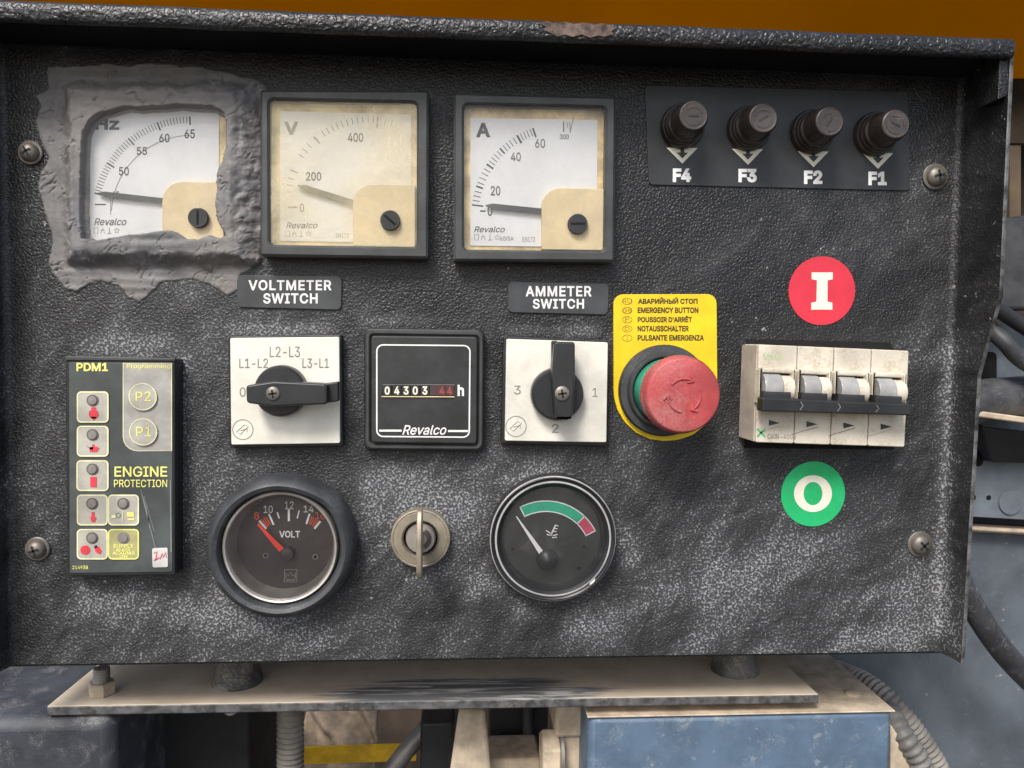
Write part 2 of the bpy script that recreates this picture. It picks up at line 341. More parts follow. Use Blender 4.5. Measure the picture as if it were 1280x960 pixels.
class MB:
    def __init__(s): s.V = []; s.F = []; s.M = []; s.mats = []
    def mi(s, m):
        m = M[m] if isinstance(m, str) else m
        if m not in s.mats: s.mats.append(m)
        return s.mats.index(m)
    def add(s, V, Fc, m):
        b = len(s.V); i = s.mi(m); s.V += [tuple(v) for v in V]
        for f in Fc: s.F.append(tuple(b+k for k in f)); s.M.append(i)
    def prism(s, poly, h0, h1, m, bev=0., top=None, back=True, dome=0.):
        p = ccw(poly); n = len(p); L = [(p, h0)]
        if bev:
            L += [(p, h1-bev), (inset(p, bev*.35), h1-bev*.35), (inset(p, bev), h1)]
        else: L += [(p, h1)]
        V = [(q[0], -h, q[1]) for pp, h in L for q in pp]; Fc = []
        for k in range(len(L)-1):
            for i in range(n): j = (i+1) % n; Fc.append((k*n+i, k*n+j, (k+1)*n+j, (k+1)*n+i))
        s.add(V, Fc, m)
        t = L[-1][0]; s.add([(q[0], -h1, q[1]) for q in t], [tuple(range(n))], top or m)
        if back: s.add([(q[0], -h0, q[1]) for q in p], [tuple(range(n))[::-1]], m)
    def flat(s, poly, h, m): p = ccw(poly); s.add([(q[0], -h, q[1]) for q in p], [tuple(range(len(p)))], m)
    def ring(s, outer, inner, h0, h1, m, bev=0., inner_h=None):   # frame with an opening
        o, i = ccw(outer), ccw(inner); n = len(o); ih = h0 if inner_h is None else inner_h
        L = [(o, h0), (o, h1-bev), (inset(o, bev), h1), (inset(i, -bev), h1), (i, h1-bev), (i, ih)] if bev else [(o, h0), (o, h1), (i, h1), (i, ih)]
        V = [(q[0], -h, q[1]) for pp, h in L for q in pp]; Fc = []
        for k in range(len(L)-1):
            for a in range(n): b = (a+1) % n; Fc.append((k*n+a, k*n+b, (k+1)*n+b, (k+1)*n+a))
        s.add(V, Fc, m)
    def strip(s, pts, wd, h, m, closed=False):                     # flat line of width wd
        P = [np.array(p, float) for p in pts]; n = len(P); A = []; B = []
        for i in range(n):
            a = P[i-1] if (i or closed) else P[i]; c = P[(i+1) % n] if (i < n-1 or closed) else P[i]
            d = (c-a)/max(1e-9, np.linalg.norm(c-a)); nn = np.array([-d[1], d[0]])*wd/2; A.append(P[i]+nn); B.append(P[i]-nn)
        V = [(q[0], -h, q[1]) for q in A+B]; Fc = [(i, (i+1) % n, n+(i+1) % n, n+i) for i in range(n if closed else n-1)]
        s.add(V, Fc, m)
    def arc(s, c, r0, r1, a0, a1, h, m, n=32):
        V = []; 
        for t in np.linspace(a0, a1, n+1): 
            for r in (r0, r1): V.append((c[0]+r*math.cos(t), -h, c[1]+r*math.sin(t)))
        s.add(V, [(2*i, 2*i+1, 2*i+3, 2*i+2) for i in range(n)], m)
    def lathe(s, c, prof, m, n=48, cap=True, wob=None, axis=None, flute=None):
        """prof: (radius, height) pairs from the panel outwards; axis: optional world frame (origin, x, y, z)"""
        V = []; Fc = []; k = len(prof)
        for j, (r, h) in enumerate(prof):
            for i in range(n):
                a = 2*PI*i/n; rr = r*(wob(a) if wob else 1)
                if flute and flute[0] <= j <= flute[1]: rr *= 1 + flute[2]*(1 if i % 2 else -1)
                x, y = rr*math.cos(a), rr*math.sin(a)
                if axis: o, ex, ey, ez = axis; V.append(tuple(o + ex*x + ey*y + ez*h))
                else: V.append((c[0]+x, -h, c[1]+y))
        for j in range(k-1):
            for i in range(n): q = (i+1) % n; Fc.append((j*n+i, j*n+q, (j+1)*n+q, (j+1)*n+i))
        s.add(V, Fc, m)
        if cap:
            s.add(V[-n:], [tuple(range(n))], m); s.add(V[:n], [tuple(range(n))[::-1]], m)
    def tube(s, pts, r, m, n=14, sub=6, corr=None):
        P = [Vector(p) for p in pts]; Q = []
        for i in range(len(P)-1):
            p0, p1, p2, p3 = P[max(0,i-1)], P[i], P[i+1], P[min(len(P)-1,i+2)]
            for t in np.linspace(0, 1, sub, endpoint=False):
                Q.append(.5*((2*p1)+(p2-p0)*t+(2*p0-5*p1+4*p2-p3)*t*t+(3*p1-p0-3*p2+p3)*t**3))
        Q.append(P[-1]); 
        if corr:                                                   # resample evenly: ridged conduit
            D = [0]
            for a, b in zip(Q, Q[1:]): D.append(D[-1]+(b-a).length)
            N = int(D[-1]/corr*6); T = np.linspace(0, D[-1], N); R = []
            for k in range(3): R.append(np.interp(T, D, [q[k] for q in Q]))
            Q = [Vector((R[0][i], R[1][i], R[2][i])) for i in range(N)]; rad = [r*(1+.09*math.sin(2*PI*t/corr)) for t in T]
        else: rad = [r]*len(Q)
        V = []; Fc = []; up = Vector((.3, .8, .5))
        for i, q in enumerate(Q):
            d = (Q[min(i+1, len(Q)-1)] - Q[max(i-1, 0)]).normalized(); x = d.cross(up).normalized(); y = d.cross(x)
            for k in range(n): a = 2*PI*k/n; V.append(q + (x*math.cos(a)+y*math.sin(a))*rad[i])
        for i in range(len(Q)-1):
            for k in range(n): b = (k+1) % n; Fc.append((i*n+k, i*n+b, (i+1)*n+b, (i+1)*n+k))
        Fc += [tuple(range(n))[::-1], tuple((len(Q)-1)*n+k for k in range(n))]
        s.add(V, Fc, m)
    def hexa(s, V8, m, mats=None):                                 # 8 corners: bottom 4 then top 4
        Fc = [(3,2,1,0), (4,5,6,7), (0,1,5,4), (1,2,6,5), (2,3,7,6), (3,0,4,7)]
        if not mats: s.add(V8, Fc, m)
        else:
            for k, f in enumerate(Fc): s.add(V8, [f], mats.get(k, m))
    def box(s, lo, hi, m, mats=None):
        x0, y0, z0 = lo; x1, y1, z1 = hi
        s.hexa([(x0,y0,z0),(x1,y0,z0),(x1,y1,z0),(x0,y1,z0),(x0,y0,z1),(x1,y0,z1),(x1,y1,z1),(x0,y1,z1)], m, mats)
    def text(s, t, x0, y0, x1, y1, h, m, bold=0., shear=0., sl=0., space=1., turn=0.):
        V, Fc = glyphs(t, bold, shear, space)
        tl, tr, br, bl = at(x0, y0, h), at(x1, y0+sl, h), at(x1, y1+sl, h), at(x0, y1, h)
        P = []
        cc = (tl+br)/2; ca, sa = math.cos(turn), math.sin(turn)
        for x, y in V:
            q = (1-y)*((1-x)*tl + x*tr) + y*0 + 0; q = (1-x)*(1-y)*bl + x*(1-y)*br + x*y*tr + (1-x)*y*tl
            if turn: d = q-cc; q = cc + np.array([d[0]*ca-d[1]*sa, d[0]*sa+d[1]*ca])
            P.append((q[0], -h, q[1]))
        s.add(P, Fc, m)
    def line(s, pts, wpx, h, m, closed=False):
        w_ = wpx*pxm(pts[0][0], pts[0][1], h); s.strip(pq(pts, h), w_, h, m, closed)
    def build(s, name, parent=None, smooth=38, bevel=0., weighted=True):
        o0 = Vector(parent.matrix_world.translation) if parent else Vector((0,0,0))
        if parent: 
            o0 = Vector((0,0,0)); p = parent
            while p: o0 += p.location; p = p.parent
        me = bpy.data.meshes.new(name)
        me.from_pydata([tuple(Vector(v)-o0) for v in s.V], [], s.F)
        for q in s.mats: me.materials.append(q)
        me.polygons.foreach_set('material_index', s.M)
        bm = bmesh.new(); bm.from_mesh(me); bmesh.ops.remove_doubles(bm, verts=bm.verts, dist=1e-7)
        bmesh.ops.recalc_face_normals(bm, faces=bm.faces); bm.to_mesh(me); bm.free()
        me.polygons.foreach_set('use_smooth', [True]*len(me.polygons)); me.set_sharp_from_angle(angle=math.radians(smooth))
        o = bpy.data.objects.new(name, me); C.objects.link(o); o.parent = parent
        if bevel:
            b = o.modifiers.new('bevel', 'BEVEL'); b.width = bevel; b.segments = 2; b.limit_method = 'ANGLE'; b.angle_limit = math.radians(40)
        if weighted: wn_ = o.modifiers.new('normals', 'WEIGHTED_NORMAL'); wn_.keep_sharp = True; wn_.weight = 80
        return o

def tag(o, label, cat, group=None):
    o['label'] = label; o['category'] = cat
    if group: o['group'] = group
    return o
def thing(name, label, cat, loc, group=None):
    o = bpy.data.objects.new(name, None); C.objects.link(o); o.location = loc; o.empty_display_size = .01
    return tag(o, label, cat, group)
def base(px, py, h=0.): q = at(px, py, h); return (q[0], -h, q[1])
def solo(mb, name, label, cat, loc, group=None, **k):              # a thing that is one mesh, origin at its base
    o = mb.build(name, **k); o.data.transform(Matrix.Translation(-Vector(loc))); o.location = loc
    return tag(o, label, cat, group)

# ================================================================== setting
mb = MB(); mb.add([(-60,-60,-1.1),(60,-60,-1.1),(60,60,-1.1),(-60,60,-1.1)], [(0,1,2,3)], 'ground')
g = mb.build('ground'); g['kind'] = 'structure'

# backdrop: orange canopy skin and the brown bay wall behind the machine
def slab(name, pts, y, th, m, label, cat, **k):
    P = [at3(x, yy, y) for x, yy in pts]; n = len(P); mb = MB()
    V = [tuple(p) for p in P] + [tuple(p+Vector((0,th,0))) for p in P]
    mb.add(V, [tuple(range(n)), tuple(range(2*n-1, n-1, -1))] + [(i, (i+1) % n, n+(i+1) % n, n+i) for i in range(n)], m)
    c = sum(P, Vector())/n; lo = min(p.z for p in P)
    return solo(mb, name, label, cat, (c.x, y, lo), **k)
slab('canopy_panel', [(-160,-260),(1500,-260),(1500,100),(-160,86)], .34, .004, 'orange', 'plain orange canopy panel overhead behind the top of the control box', 'panel')
slab('bay_wall', [(-150,30),(1500,30),(1500,1250),(-150,1250)], .46, .01, 'brown_dark', 'dark brown wall of the machine bay, glimpsed at far right and underneath', 'wall')
slab('board', [(1238,100),(1420,106),(1420,182),(1238,178)], .40, .01, 'brown', 'plain tan board behind the upper right edge of the box', 'board')
slab('wooden_post', [(1262,182),(1276,182),(1276,280),(1262,280)], .38, .02, 'brown', 'narrow brown upright behind the right side of the control box', 'post')

# ================================================================== the control box
root = thing('control_box', 'black hammered steel control panel box with hood, holding all the dials', 'control box', (0, 0, at(640, 828)[1]))
HDEP = .030
for _h in np.linspace(.015, .05, 200):
    if at(1248, 300, _h)[0] > (at(1196, 240)[0]+at(1177, 790)[0])/2: HDEP = _h
vt = at(640, 77)[1]; HD = HDEP                           # underside of the hood, depth of the hood
ltop, lbot = at(10, 200), at(21, 800); rtop, rbot = at(1196, 240), at(1177, 790)
ul, ur = (ltop[0]+lbot[0])/2 - .0028, (rtop[0]+rbot[0])/2
vb = (at(60, 828)[1] + at(1120, 817)[1])/2
mb = MB()
pl = at(1247, 370, HD)[1]; pk = at(1216, 470, .018)[1]
def wall_depth(v):
    if v > pl: return HD
    if v > pk: return .0175 + (HD-.0175)*(v-pk)/(pl-pk)
    return .0175 - .003*(pk-v)/(pk-vb)
rows = sorted(set([vb, pk, pl, vt] + list(np.linspace(vb, vt, 40)) + [pk-.004, pk+.004, pl-.004, pl+.004]))
R = .0035
def sec(u, sgn, v):                                       # from the face round the bend to the front edge of the side wall
    r = [(u - sgn*R*1.6, 0)]
    for t in np.linspace(0, 1, 7): r.append((u - sgn*R*(1-math.sin(t*PI/2)), R*(1-math.cos(t*PI/2))))
    d = wall_depth(v); r += [(u+sgn*.0008, d*.5), (u+sgn*.0015, d)]
    return r
V = []; Fc = []
for v in rows:
    p = sec(ul, -1, v)[::-1] + [(ul+(ur-ul)*k/6, 0) for k in range(1, 6)] + sec(ur, 1, v)
    for u, h in p: V.append((u, -h, v))
n = len(p)
for j in range(len(rows)-1):
    for i in range(n-1): Fc.append((j*n+i, j*n+i+1, (j+1)*n+i+1, (j+1)*n+i))
mb.add(V, Fc, 'panel')
mb.build('front_panel', root, smooth=60)
mb = MB()
for sgn, u in ((-1, ul), (1, ur)):                        # outer skin of the side walls with a worn front edge
    V = []; Fc = []; Fe = []
    for v in rows:
        d = wall_depth(v); a = u+sgn*.0015
        V += [(a, -d, v), (a+sgn*.0004, -d-.0004, v), (a+sgn*.0016, -d-.0002, v), (a+sgn*.0018, -d+.001, v), (a+sgn*.0018, .006, v), (a-sgn*.004, .06, v)]
    for j in range(len(rows)-1):
        for i in range(5): (Fe if i < 2 else Fc).append((j*6+i, j*6+i+1, (j+1)*6+i+1, (j+1)*6+i))
    mb = MB(); mb.add(V, Fc, 'panel_edge'); mb.add(V, Fe, 'bare_thin'); mb.build('side_wall', root, smooth=60)
mb = MB()                                                 # bottom return and back of the box
mb.box((ul-.0015, .001, vb-.0012), (ur+.0015, .10, vb+.0006), 'inner')
mb.box((ul+.002, .06, vb+.001), (ur-.002, .062, vt), 'inner')
mb.build('box_back', root)
mb = MB()                                                 # hood: top sheet and rolled front lip, drawn as one profile
zt = at(640, 22, HD+.003)[1]; zb = at(640, 48, HD+.003)[1]
prof = [(-.07, vt+.006), (.0, vt+.006), (HD-.004, zt-.0015), (HD-.001, zt-.0004), (HD+.002, zt-.0006), (HD+.0032, zt-.002), (HD+.0035, (zt+zb)/2), (HD+.0032, zb+.0012), (HD+.002, zb), (HD, zb), (HD-.001, zb+.002), (HD-.001, vt+.003), (HD-.004, vt+.0015), (.0, vt), (-.07, vt)]
xs = [ul-.0095, ul+.05] + list(np.linspace(ul+.06, ur-.03, 60)) + [ur-.005, ur+.0012]
V = []; Fc = []; Fu = []; k = len(prof)
for i, u in enumerate(xs):
    for (h, v) in prof:
        wv = .0004*noise.noise(Vector((u*40, h*20, v*30))); V.append((u, -h+wv*.5, v+wv))
for i in range(len(xs)-1):
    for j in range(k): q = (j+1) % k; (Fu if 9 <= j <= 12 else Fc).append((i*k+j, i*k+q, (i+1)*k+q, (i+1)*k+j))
Fc += [tuple(range(k)), tuple(range((len(xs)-1)*k, len(xs)*k))[::-1]]
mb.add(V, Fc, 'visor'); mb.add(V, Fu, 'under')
c0, c1 = at(1254, 42, HD+.001), at(1263, 118, HD+.001)
mb.prism(rq([(c0[0], zt-.001), (c1[0], zt-.001), (c1[0], c1[1]), (c0[0], c1[1]-.002)], .0008), HD-.014, HD-.0005, 'panel_edge', .0005)
mb.build('hood', root, smooth=50)
mb = MB()                                                 # pale chip on the hood lip
pc = [(673,28),(684,26),(692,29),(706,27),(718,30),(730,28),(742,31),(752,29),(763,31),(769,35),(764,39),(767,43),(755,46),(748,44),(738,47),(727,43),(716,46),(706,43),(697,46),(688,41),(681,38),(683,34)]
mb.flat(pq(pc, HD+.0037), HD+.0037, M['chip']); mb.build('paint_chip', root)

# ------------------------------------------------------------------ panel screws
def crossrec(mb, c, r, h, m='dull', rot=0.):
    for k in range(2):
        a = rot + k*PI/2; d = np.array([math.cos(a), math.sin(a)]); n_ = np.array([-d[1], d[0]])
        mb.flat([c+d*r+n_*r*.2, c+d*r-n_*r*.2, c-d*r-n_*r*.2, c-d*r+n_*r*.2], h, m)
def make_screw(px, py, label, rot):
    c = at(px, py, .002); o = thing('panel_screw', label, 'screw', (c[0], 0, c[1]), 'screws holding the panel corners')
    r = 15.5*pxm(px, py)
    mb = MB(); mb.lathe(c, [(r, .0002), (r, .0010), (r*.93, .0013), (r*.3, .0013)], 'screw', 32); mb.build('washer', o)
    mb = MB(); mb.lathe(c, [(r*.78, .0013), (r*.78, .0022), (r*.66, .0034), (r*.42, .0042), (r*.15, .0045)], 'screw', 32)
    crossrec(mb, c, r*.42, .00465, 'dull', rot); mb.build('screw_head', o)
make_screw(36, 190, 'dusty cross-head screw beside the grey putty, upper left corner of the panel', .5)
make_screw(1171, 220, 'cross-head screw with rusty slot at the upper right, below the fuse row', .2)
make_screw(45, 687, 'dusty cross-head screw left of the engine protection module', .3)
make_screw(1152, 681, 'dusty cross-head screw at the lower right, below the green O sticker', .75)

# ------------------------------------------------------------------ square panel meters
def slot_screw(name, px, py, rpx, h0, h1, ang, parent, m='black_clean'):
    c = at(px, py, h1); r = rpx*pxm(px, py, h1); mb = MB()
    mb.lathe(c, [(r, h0), (r, h1-.0006), (r*.9, h1)], m, 32)
    d = np.array([math.cos(ang), math.sin(ang)])*r*.72; n_ = np.array([-d[1], d[0]])*.16
    mb.flat([c+d+n_, c+d-n_, c-d-n_, c-d+n_], h1+.0001, 'void')
    mb.arc(c, r*.86, r*.93, 0, 2*PI, h1+.0001, 'ink', 32)
    return mb.build(name, parent)
def meter(name, label, outer, opening, dial, cover, screw, slot_a, draw, gl, dm, needle, nm, strip_m='cream_strip'):
    HF = .010
    cx = sum(p[0] for p in outer)/4; cy = sum(p[1] for p in outer)/4
    o = thing(name, label, 'meter', base(cx, cy), 'square meters along the top of the panel')
    mb = MB(); O = rq(pq(outer, HF), .0012); I = rq(pq(opening, HF-.001), .002)
    mb.ring(O, I, .0, HF, 'frame', .0010, .003); mb.build('frame', o)
    mb = MB(); mb.prism(rq(pq(opening, .0045), .001), .001, .0045, strip_m); mb.build('backing', o)
    mb = MB(); mb.prism(rq(pq(dial, .005), .0006), .0045, .005, dm); draw(mb, .0051); mb.build('dial', o)
    a, b, wd = needle; A, B = at(*a, .0066), at(*b, .0066); d = (B-A)/np.linalg.norm(B-A); n_ = np.array([-d[1], d[0]])
    wm = wd*pxm(*a)/2; mb = MB()
    mb.prism([A+n_*wm*.15, A-n_*wm*.15, A+d*.003-n_*wm, B-n_*wm, B+n_*wm, A+d*.003+n_*wm], .0062, .0069, nm); mb.build('needle', o)
    mb = MB(); mb.prism(rq(pq(cover, .0078), [0, .0085, 0, .001]), .005, .0078, 'cream', .0004); mb.build('terminal_cover', o)
    mb = MB(); mb.prism(rq(pq(opening, .0083), .002), .0081, .0085, gl); mb.build('window', o)
    slot_screw('adjusting_screw', *screw, .0085, .0105, slot_a, o)
    return o
def scale(mb, p3, h, vals, ticks, inner=None, mk='ink', mp='ink'):
    """ticks: (t, length px, width px) with t the fraction of the way from the first to the last point of p3"""
    P = [at(*q, h) for q in p3]; c, r = circle3(*P); k = pxm(*p3[0])
    a0 = math.atan2(*(P[0]-c)[::-1]); a1 = math.atan2(*(P[2]-c)[::-1])
    if a0 < 0: a0 += 2*PI
    if a1 < 0: a1 += 2*PI
    for t, ln, wd in ticks:
        a = a0 + (a1-a0)*t; d = np.array([math.cos(a), math.sin(a)]); mb.strip([c+d*r, c+d*(r-ln*k)], wd*k, h, mk if wd > 1.2 else mp)
    if inner: mb.arc(c, r-inner*k-.4*k, r-inner*k+.4*k, a0+.16, a1, h, 'ink_pale')
    for v in vals: mb.text(*v, h, 'ink', .012)
def symbols(mb, x, y, h, m, n=4):
    for i in range(n):
        a = x + i*8.5
        if i == 0: mb.line([(a,y),(a+5,y),(a+5,y+7),(a,y+7)], .8, h, m, True)
        elif i == 1: mb.line([(a,y+7),(a+2.5,y),(a+5,y+7)], .8, h, m); mb.line([(a,y+3),(a+5,y+3)], .7, h, m)
        elif i == 2: mb.line([(a+2.5,y),(a+2.5,y+7)], .9, h, m); mb.line([(a,y+7),(a+5,y+7)], .9, h, m)
        else:
            st = [(a+3.2+(3.8 if k % 2 == 0 else 1.7)*math.sin(k*PI/5), y+3.6-(3.8 if k % 2 == 0 else 1.7)*math.cos(k*PI/5)) for k in range(10)]
            mb.line(st, .7, h, m, True)
def draw_hz(mb, h):
    tk = [(i/40, 11 if i % 10 == 0 else 8.5, 2.0 if i % 10 == 0 else .9) for i in range(41)]
    scale(mb, ((112.5,239),(157,168.5),(233,142)), h, [('50',143.5,206,156,217),('55',166,181,179,191),('60',194.5,164,207.5,175),('65',226.5,158.5,239.5,170),('45',134,237,144,246.5)], tk, 24)
    mb.text('Hz', 113, 144, 144, 159, h, 'ink', .03); mb.line([(113,253.5),(127,253.5)], 1.6, h, 'ink')
    mb.text('Revalco', 112, 271, 153, 280, h, 'ink', .008, .3); symbols(mb, 112, 283, h, 'ink_pale')
    mb.line([(133,246),(133,266)], .7, h, 'ink_pale')
def draw_v(mb, h):
    scale(mb, ((356,246),(391,172),(472,146)), h, [('0',374.5,254.5,380,265),('200',382.5,215,401.5,226),('400',435,166,454,177.5)],
          [(t, 8, 1.0) for t in (.04,.09,.14,.33,.38,.43,.57,.61,.65,.69,.73,.77,.81,.85,.89,.93,.97)] + [(.2, 10, 1.7), (.5, 11, 1.9), (1, 14, 1.7), (1.06, 9, .9), (1.11, 9, .9)], None, 'ink_grey', 'ink_pale')
    mb.text('V', 355, 152, 373, 168.5, h, 'ink_grey', .035); mb.line([(360,259),(371.5,259)], 1.8, h, 'ink')
    mb.text('Revalco', 357.5, 278, 397, 285.5, h, 'ink', .008, .3); symbols(mb, 357, 288.5, h, 'ink_grey'); mb.text('EN172', 420, 291.5, 436, 297, h, 'ink_grey')
def draw_a(mb, h):
    maj = [(0, 14, 1.7), (.185, 9, 2.0), (.42, 10, 2.2), (.62, 9, 2.2), (.83, 11, 2.4), (1, 12, 2.0)]
    mino = [(t, 9, .9) for t in (.045,.09,.135,.225,.275,.325,.37,.46,.5,.54,.58,.66,.70,.74,.785,.865,.90,.935,.97)]
    scale(mb, ((590,256),(626,184),(666,160)), h, [('0',609.5,257.5,615.5,270),('20',613.5,232.5,625.5,244.5),('40',638.5,190.5,651,201.5),('60',669,173.5,681.5,185),('300',700,168,711,174)], maj+mino)
    mb.line([(704.5,152),(704.5,165)], 1.2, h, 'ink'); mb.line([(712,153),(713,166)], 1.0, h, 'ink_grey'); mb.line([(717,147),(713,163)], .9, h, 'ink_grey'); mb.line([(709,153),(709,160)], .8, h, 'ink_grey')
    mb.text('A', 595, 153.5, 613, 171.5, h, 'ink', .035); mb.line([(600,263.8),(607,263.8)], 1.7, h, 'ink')
    mb.text('Revalco', 592.5, 283, 631, 290.5, h, 'ink', .008, .3); symbols(mb, 593, 293, h, 'ink_grey', 4); mb.text('60/5A', 625, 295.5, 642, 301.5, h, 'ink'); mb.text('EN172', 653, 296, 669, 302, h, 'ink_grey')
hz_meter = meter('frequency_meter', 'Hz frequency meter with white dial sunk in smeared grey putty', [(82,108),(294,109),(293,318),(83,316)], [(95,121),(279,123),(279,305),(96,304)],
      [(107,131),(270,133),(270,300),(107,299)], [(198,302),(198,224),(276,225),(276,304)], (243,270,13), PI/2, draw_hz, 'glass', 'dial', ((116,239.5),(201,249),6.5), 'needle')
meter('voltmeter', 'square V voltmeter with fogged yellow dial, middle of the three meters', [(325,112),(536,113),(535,323),(325,320)], [(337,125),(521,129),(521,309),(338,306)],
      [(350,139),(514,143),(514,304),(350,301)], [(441,307),(441,230),(519,231),(519,309)], (487.5,275,12.5), -.7, draw_v, 'glass_fog', 'dial_yellow', ((372,232),(446,255),7), 'needle_old')
meter('ammeter', 'square A ammeter with clean white dial and pointer resting on zero', [(567,116),(770,121),(768,327),(567,326)], [(580,131),(757,135),(755,314),(580,312)],
      [(588,147.5),(747,150),(746,309),(588,307)], [(677,312),(677,234),(755,236),(754,313)], (722.5,279.5,12.5), .02, draw_a, 'glass', 'dial', ((607,257),(682,264.5),6.5), 'needle')

hz_meter.location.y += .0042     # this one sits deeper in the panel
# putty trowelled round the frequency meter: a height field rising from the panel over the meter's frame
outp = [(58,82),(120,80),(190,78),(250,82),(318,98),(335,108),(331,140),(330,200),(330,260),(328,312),(326,330),(300,346),(300,362),(284,370),(262,356),(240,349),(215,352),(200,354),(190,366),(174,379),(160,372),(146,357),(126,351),(110,355),(96,366),(80,360),(66,345),(60,322),(64,296),(54,268),(46,228),(58,196),(48,172),(42,150),(50,134),(41,118),(56,108)]
inp = [(97,296),(96,262),(97,218),(98,182),(100,164),(107,149),(120,139),(150,132),(196,130),(232,129),(262,131),(276,138),(279,160),(278,180),(272,200),(267,214),(266,238),(264,254),(268,272),(276,292),(268,296),(256,291),(243,297),(228,296),(214,288),(196,287),(176,289),(150,291),(125,296),(108,299)]
def sdf(P, poly):
    poly = np.array(poly); A = poly; B = np.roll(poly, -1, 0); best = np.full(len(P), 1e9); ins = np.zeros(len(P), bool)
    for a, b in zip(A, B):
        e = b-a; t = np.clip(((P-a)@e)/(e@e), 0, 1); d = np.linalg.norm(P-(a+t[:,None]*e), axis=1); best = np.minimum(best, d)
        c = ((a[1] <= P[:,1]) != (b[1] <= P[:,1])) & (P[:,0] < (b[0]-a[0])*(P[:,1]-a[1])/(b[1]-a[1]+1e-12)+a[0]); ins ^= c
    return np.where(ins, best, -best)
o3, i3 = pq(outp, .001), pq(inp, .0105)
fq = pq([(82,108),(294,109),(293,318),(83,316)], .010)
lo = np.min(o3, 0)-.004; hi = np.max(o3, 0)+.004; st = .00042
gx = np.arange(lo[0], hi[0], st); gy = np.arange(lo[1], hi[1], st); GX, GY = np.meshgrid(gx, gy); P = np.c_[GX.ravel(), GY.ravel()]
nz = np.array([noise.fractal(Vector((p[0]*120, p[1]*120, 3)), 1, 2, 5) for p in P])
fcx, fcy = np.mean(fq, 0)
hor = np.abs(P[:,1]-fcy) > np.abs(P[:,0]-fcx)            # strokes run along the sides of the frame
def strokes(p, f, a, seed):
    return noise.noise(Vector((p[0]*a, p[1]*f, seed))) 
sh = np.array([noise.noise(Vector((p[0]*40, p[1]*330, 1))) for p in P]); sv = np.array([noise.noise(Vector((p[0]*330, p[1]*40, 2))) for p in P])
sd2 = np.array([abs(noise.noise(Vector(((p[0]+p[1])*110, (p[0]-p[1])*260, 7)))) for p in P])
blend = 1/(1+np.exp(-(np.abs(P[:,1]-fcy)-np.abs(P[:,0]-fcx))/.004)); strk = sh*blend + sv*(1-blend)
do = sdf(P, o3) + nz*.0011; di = -sdf(P, i3) + nz*.0006
fr = sdf(P, fq)
sm = lambda x: np.clip(x, 0, 1)**2*(3-2*np.clip(x, 0, 1))
body = .0007 + .0068*sm((np.where((P[:,0] > fcx) & ~hor, fr*.45, fr)+.0060+.0015*nz)/.0075)
Hh = body + .0006*strk + .00035*nz - .0010*np.clip(.06-sd2, 0, .06)/.06*sm((nz+.05)/.4)
Hh = Hh*sm(do/.0014+.25) - .0022*(1-sm(do/.0010+.6))
Hh = np.where(di < .0004, np.minimum(Hh, -.0006 + np.maximum(0, di+.0010)*5), Hh)
keep = (do > -.0016) & (di > -.0014)
nx, ny = len(gx), len(gy); K = keep.reshape(ny, nx); idx = -np.ones(nx*ny, int); V = []; Fc = []
for j in range(ny-1):
    for i in range(nx-1):
        if K[j,i] and K[j,i+1] and K[j+1,i] and K[j+1,i+1]:
            q = [j*nx+i, j*nx+i+1, (j+1)*nx+i+1, (j+1)*nx+i]
            for a in q:
                if idx[a] < 0: idx[a] = len(V); V.append((P[a,0], -Hh[a], P[a,1]))
            Fc.append(tuple(idx[a] for a in q))
mb = MB(); mb.add(V, Fc, 'putty')
solo(mb, 'sealing_putty', 'rough grey putty smeared in a ragged band around the frequency meter', 'putty', base(190, 365), smooth=180, weighted=False)

# ------------------------------------------------------------------ engraved name plates
def nameplate(quad, label, t1, t2, b1, b2):
    cx = sum(p[0] for p in quad)/4; cy = sum(p[1] for p in quad)/4; mb = MB()
    mb.prism(rq(pq(quad, .001), .0022), 0., .0010, 'plate_label', .0003)
    mb.text(t1, *b1, .0011, 'white', .022, space=1.1); mb.text(t2, *b2, .0011, 'white', .022, space=1.1)
    return solo(mb, 'name_plate', label, 'label', base(cx, cy), 'engraved switch labels')
nameplate([(296,344),(427.5,345),(426.5,387.5),(296,384)], 'grey label reading VOLTMETER SWITCH, above the left rotary switch', 'VOLTMETER', 'SWITCH', (310.5,350,414.5,363,), (329,366.5,397,379.5))
nameplate([(635,352),(761.5,354.5),(760,393.5),(635,390.5)], 'grey label reading AMMETER SWITCH, above the right rotary switch', 'AMMETER', 'SWITCH', (657,357.5,739.5,370.5), (666,373.5,730,386))

